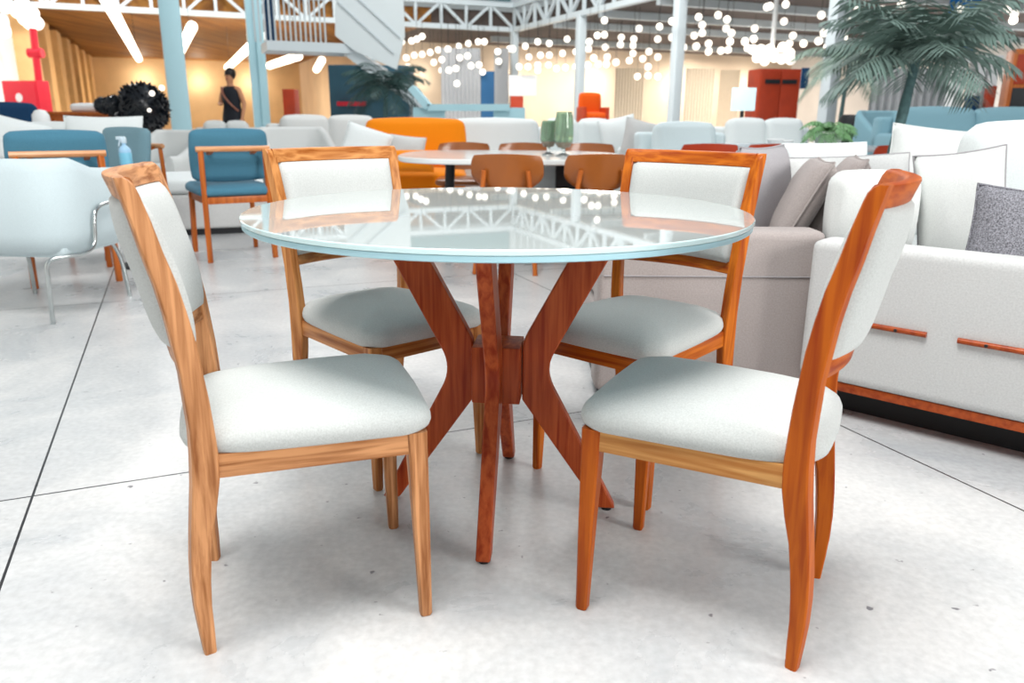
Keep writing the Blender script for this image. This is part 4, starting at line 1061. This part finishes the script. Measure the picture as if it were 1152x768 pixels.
G5 = [(452,47),(463,46),(469,44),(475,41),(457,65),(466,62),(475,61),(484,59),(493,56),(504,55),(516,52),(527,49),(538,47),(545,47),(488,70),(497,67),(517,65),(526,63),(459,75),(497,79),(505,79),(513,77),(520,75),(530,74),(539,73),(543,81),(560,58),(561,69),(573,55),(505,94),(514,94)]
G6 = [(6,7),(1,24),(4,35),(20,13),(25,4),(28,21),(34,26),(41,26),(36,15)]
for G, lb, gr, r in ((G5, 'glowing globe bulb hanging in rows above the grey curtains, left of the corner column', 'bulbs above the grey curtains', 3.3),
                     (G1, 'glowing globe bulb hanging between the corner column and the thin column', 'bulbs right of the corner column', 3.3),
                     (G2, 'glowing globe bulb hanging between the thin column and the middle column', 'bulbs between the two middle columns', 3.5),
                     (G3, 'glowing globe bulb hanging between the middle column and the right column', 'bulbs around the chandelier', 3.7),
                     (G4, 'glowing globe bulb hanging right of the right column, around the palm crown', 'bulbs around the palm', 4),
                     (G6, 'big glowing globe bulb above the red fire cabinet', 'bulbs above the fire cabinet', 7)):
    for px, py in G: bulb(px, py, lb, gr, r)
bulb(293, 40, 'single glowing bulb in front of the double column beside the landing', 'bulb by the landing', 5.5)
bulb(531, 114, 'single low glowing bulb in front of the grey curtains', 'low bulb', 4.5)
def strip(p0, p1, Y0, Y1, r, label):
    r = r*S; a, b2 = at(*p0, Y0*S), at(*p1, Y1*S); t = thing('strip_lamp', label, 'lamp', (0, 0, 0))
    bm = NB(); tube(bm, [a, b2], r, 12); obj('tube', bm, M_TUBE, t)
    bm = NB(); bar(bm, a+Vector((0, 0, r)), b2+Vector((0, 0, r)), .05, .04); obj('housing', bm, M_WHITE, t)
    bm = NB()
    for q in (a.lerp(b2, .1), a.lerp(b2, .9)): tube(bm, [q, Vector((q.x, q.y, max(zs(3.0), q.z+.1)))], .006, 6)
    obj('hanger', bm, M_DARK, t)
strip((118, -4), (156, 66), 9.5, 18, .075, 'long bright strip lamp in the brown ceiling, left of the pale column')
strip((216, 30), (197, 70), 13.5, 19, .085, 'bright strip lamp right of the pale column')
strip((288, 46), (256, 76), 15, 21, .085, 'bright slanting strip lamp above the standing person')
strip((336, 63), (303, 74), 17.5, 21, .085, 'bright slanting strip lamp under the stair landing')
strip((362, 68), (356, 78), 19.5, 21.5, .09, 'short strip lamp under the landing, right of the longer one')

# ------------------------------------------------------------------ light
w = bpy.data.worlds.new('world'); SC.world = w; w.use_nodes = True
bg = w.node_tree.nodes['Background']; bg.inputs['Color'].default_value = (.84, .93, 1.0, 1); bg.inputs['Strength'].default_value = .38
def area(name, loc, target, sx_, sy_, power, col):
    l = bpy.data.lights.new(name, 'AREA'); l.shape = 'RECTANGLE'; l.size = sx_; l.size_y = sy_; l.energy = power; l.color = col
    o = bpy.data.objects.new(name, l); COL.objects.link(o); o.location = loc
    o.rotation_euler = (Vector(target)-Vector(loc)).to_track_quat('-Z', 'Y').to_euler(); return o
area('doorway_daylight', (6.8, -2.2, 2.8), (0, 1.9, .5), 3, 2.6, 500, (1, .98, .95))
area('hall_lamp_and_fill', (-.5, .5, 5.4), (-.1, 1.7, 0), 2.2, 2.2, 350, (1, .99, .97))
area('hall_lamp_and_fill', (0, 11, 6.5), (0, 11, 0), 6, 4, 420, (1, .99, .97))
area('hall_lamp_and_fill', (-4, 17, 9), (-2, 31, 4), 6, 4, 1300, (1, .99, .97))  # unseen fill added to light the truss front and far hall
area('hall_lamp_and_fill', (2, 15, 9), (8, 25, 4), 6, 4, 900, (1, .99, .97))  # second unseen fill, added to brighten the background
# area fills added under the galleries, where the slab shuts out light
for al, be, pw, col in ((3, -7, 190, (1, .80, .55)), (11, -6.5, 330, (1, .82, .58)), (3, 4, 170, (1, .9, .8)), (-3, 5, 190, (1, .93, .86)), (-8, 6, 220, (1, .97, .94)), (3, 9, 190, (1, .9, .8)), (-6, 10.5, 300, (1, .97, .94))):
    p = bl(al, be, 2.84); area('gallery_fill', p, p-Vector((0, 0, 1)), 2.2*S, 2.2*S, pw*S*S, col)
p = bl(-3, -9, 5); area('hall_lamp_and_fill', p, p+Vector((-1.5, 0, -4)), 2, 2, 260*S*S, (1, .98, .96))  # fill added to whiten the left wall
# small wall washers of the showroom
def washer(p, e, col):
    l = bpy.data.lights.new('wall_washer', 'POINT'); l.energy = e*S*S; l.color = col; l.shadow_soft_size = .12
    o = bpy.data.objects.new('wall_washer', l); COL.objects.link(o); o.location = p
for be in (-8.6, -6.6, -4.6): washer(bl(16.4, be, 2.2), 35, (1, .9, .75))
for be in (-1, 2, 5, 8, 11): washer(bl(4.5, be, 2.0), 22, (1, .93, .82))
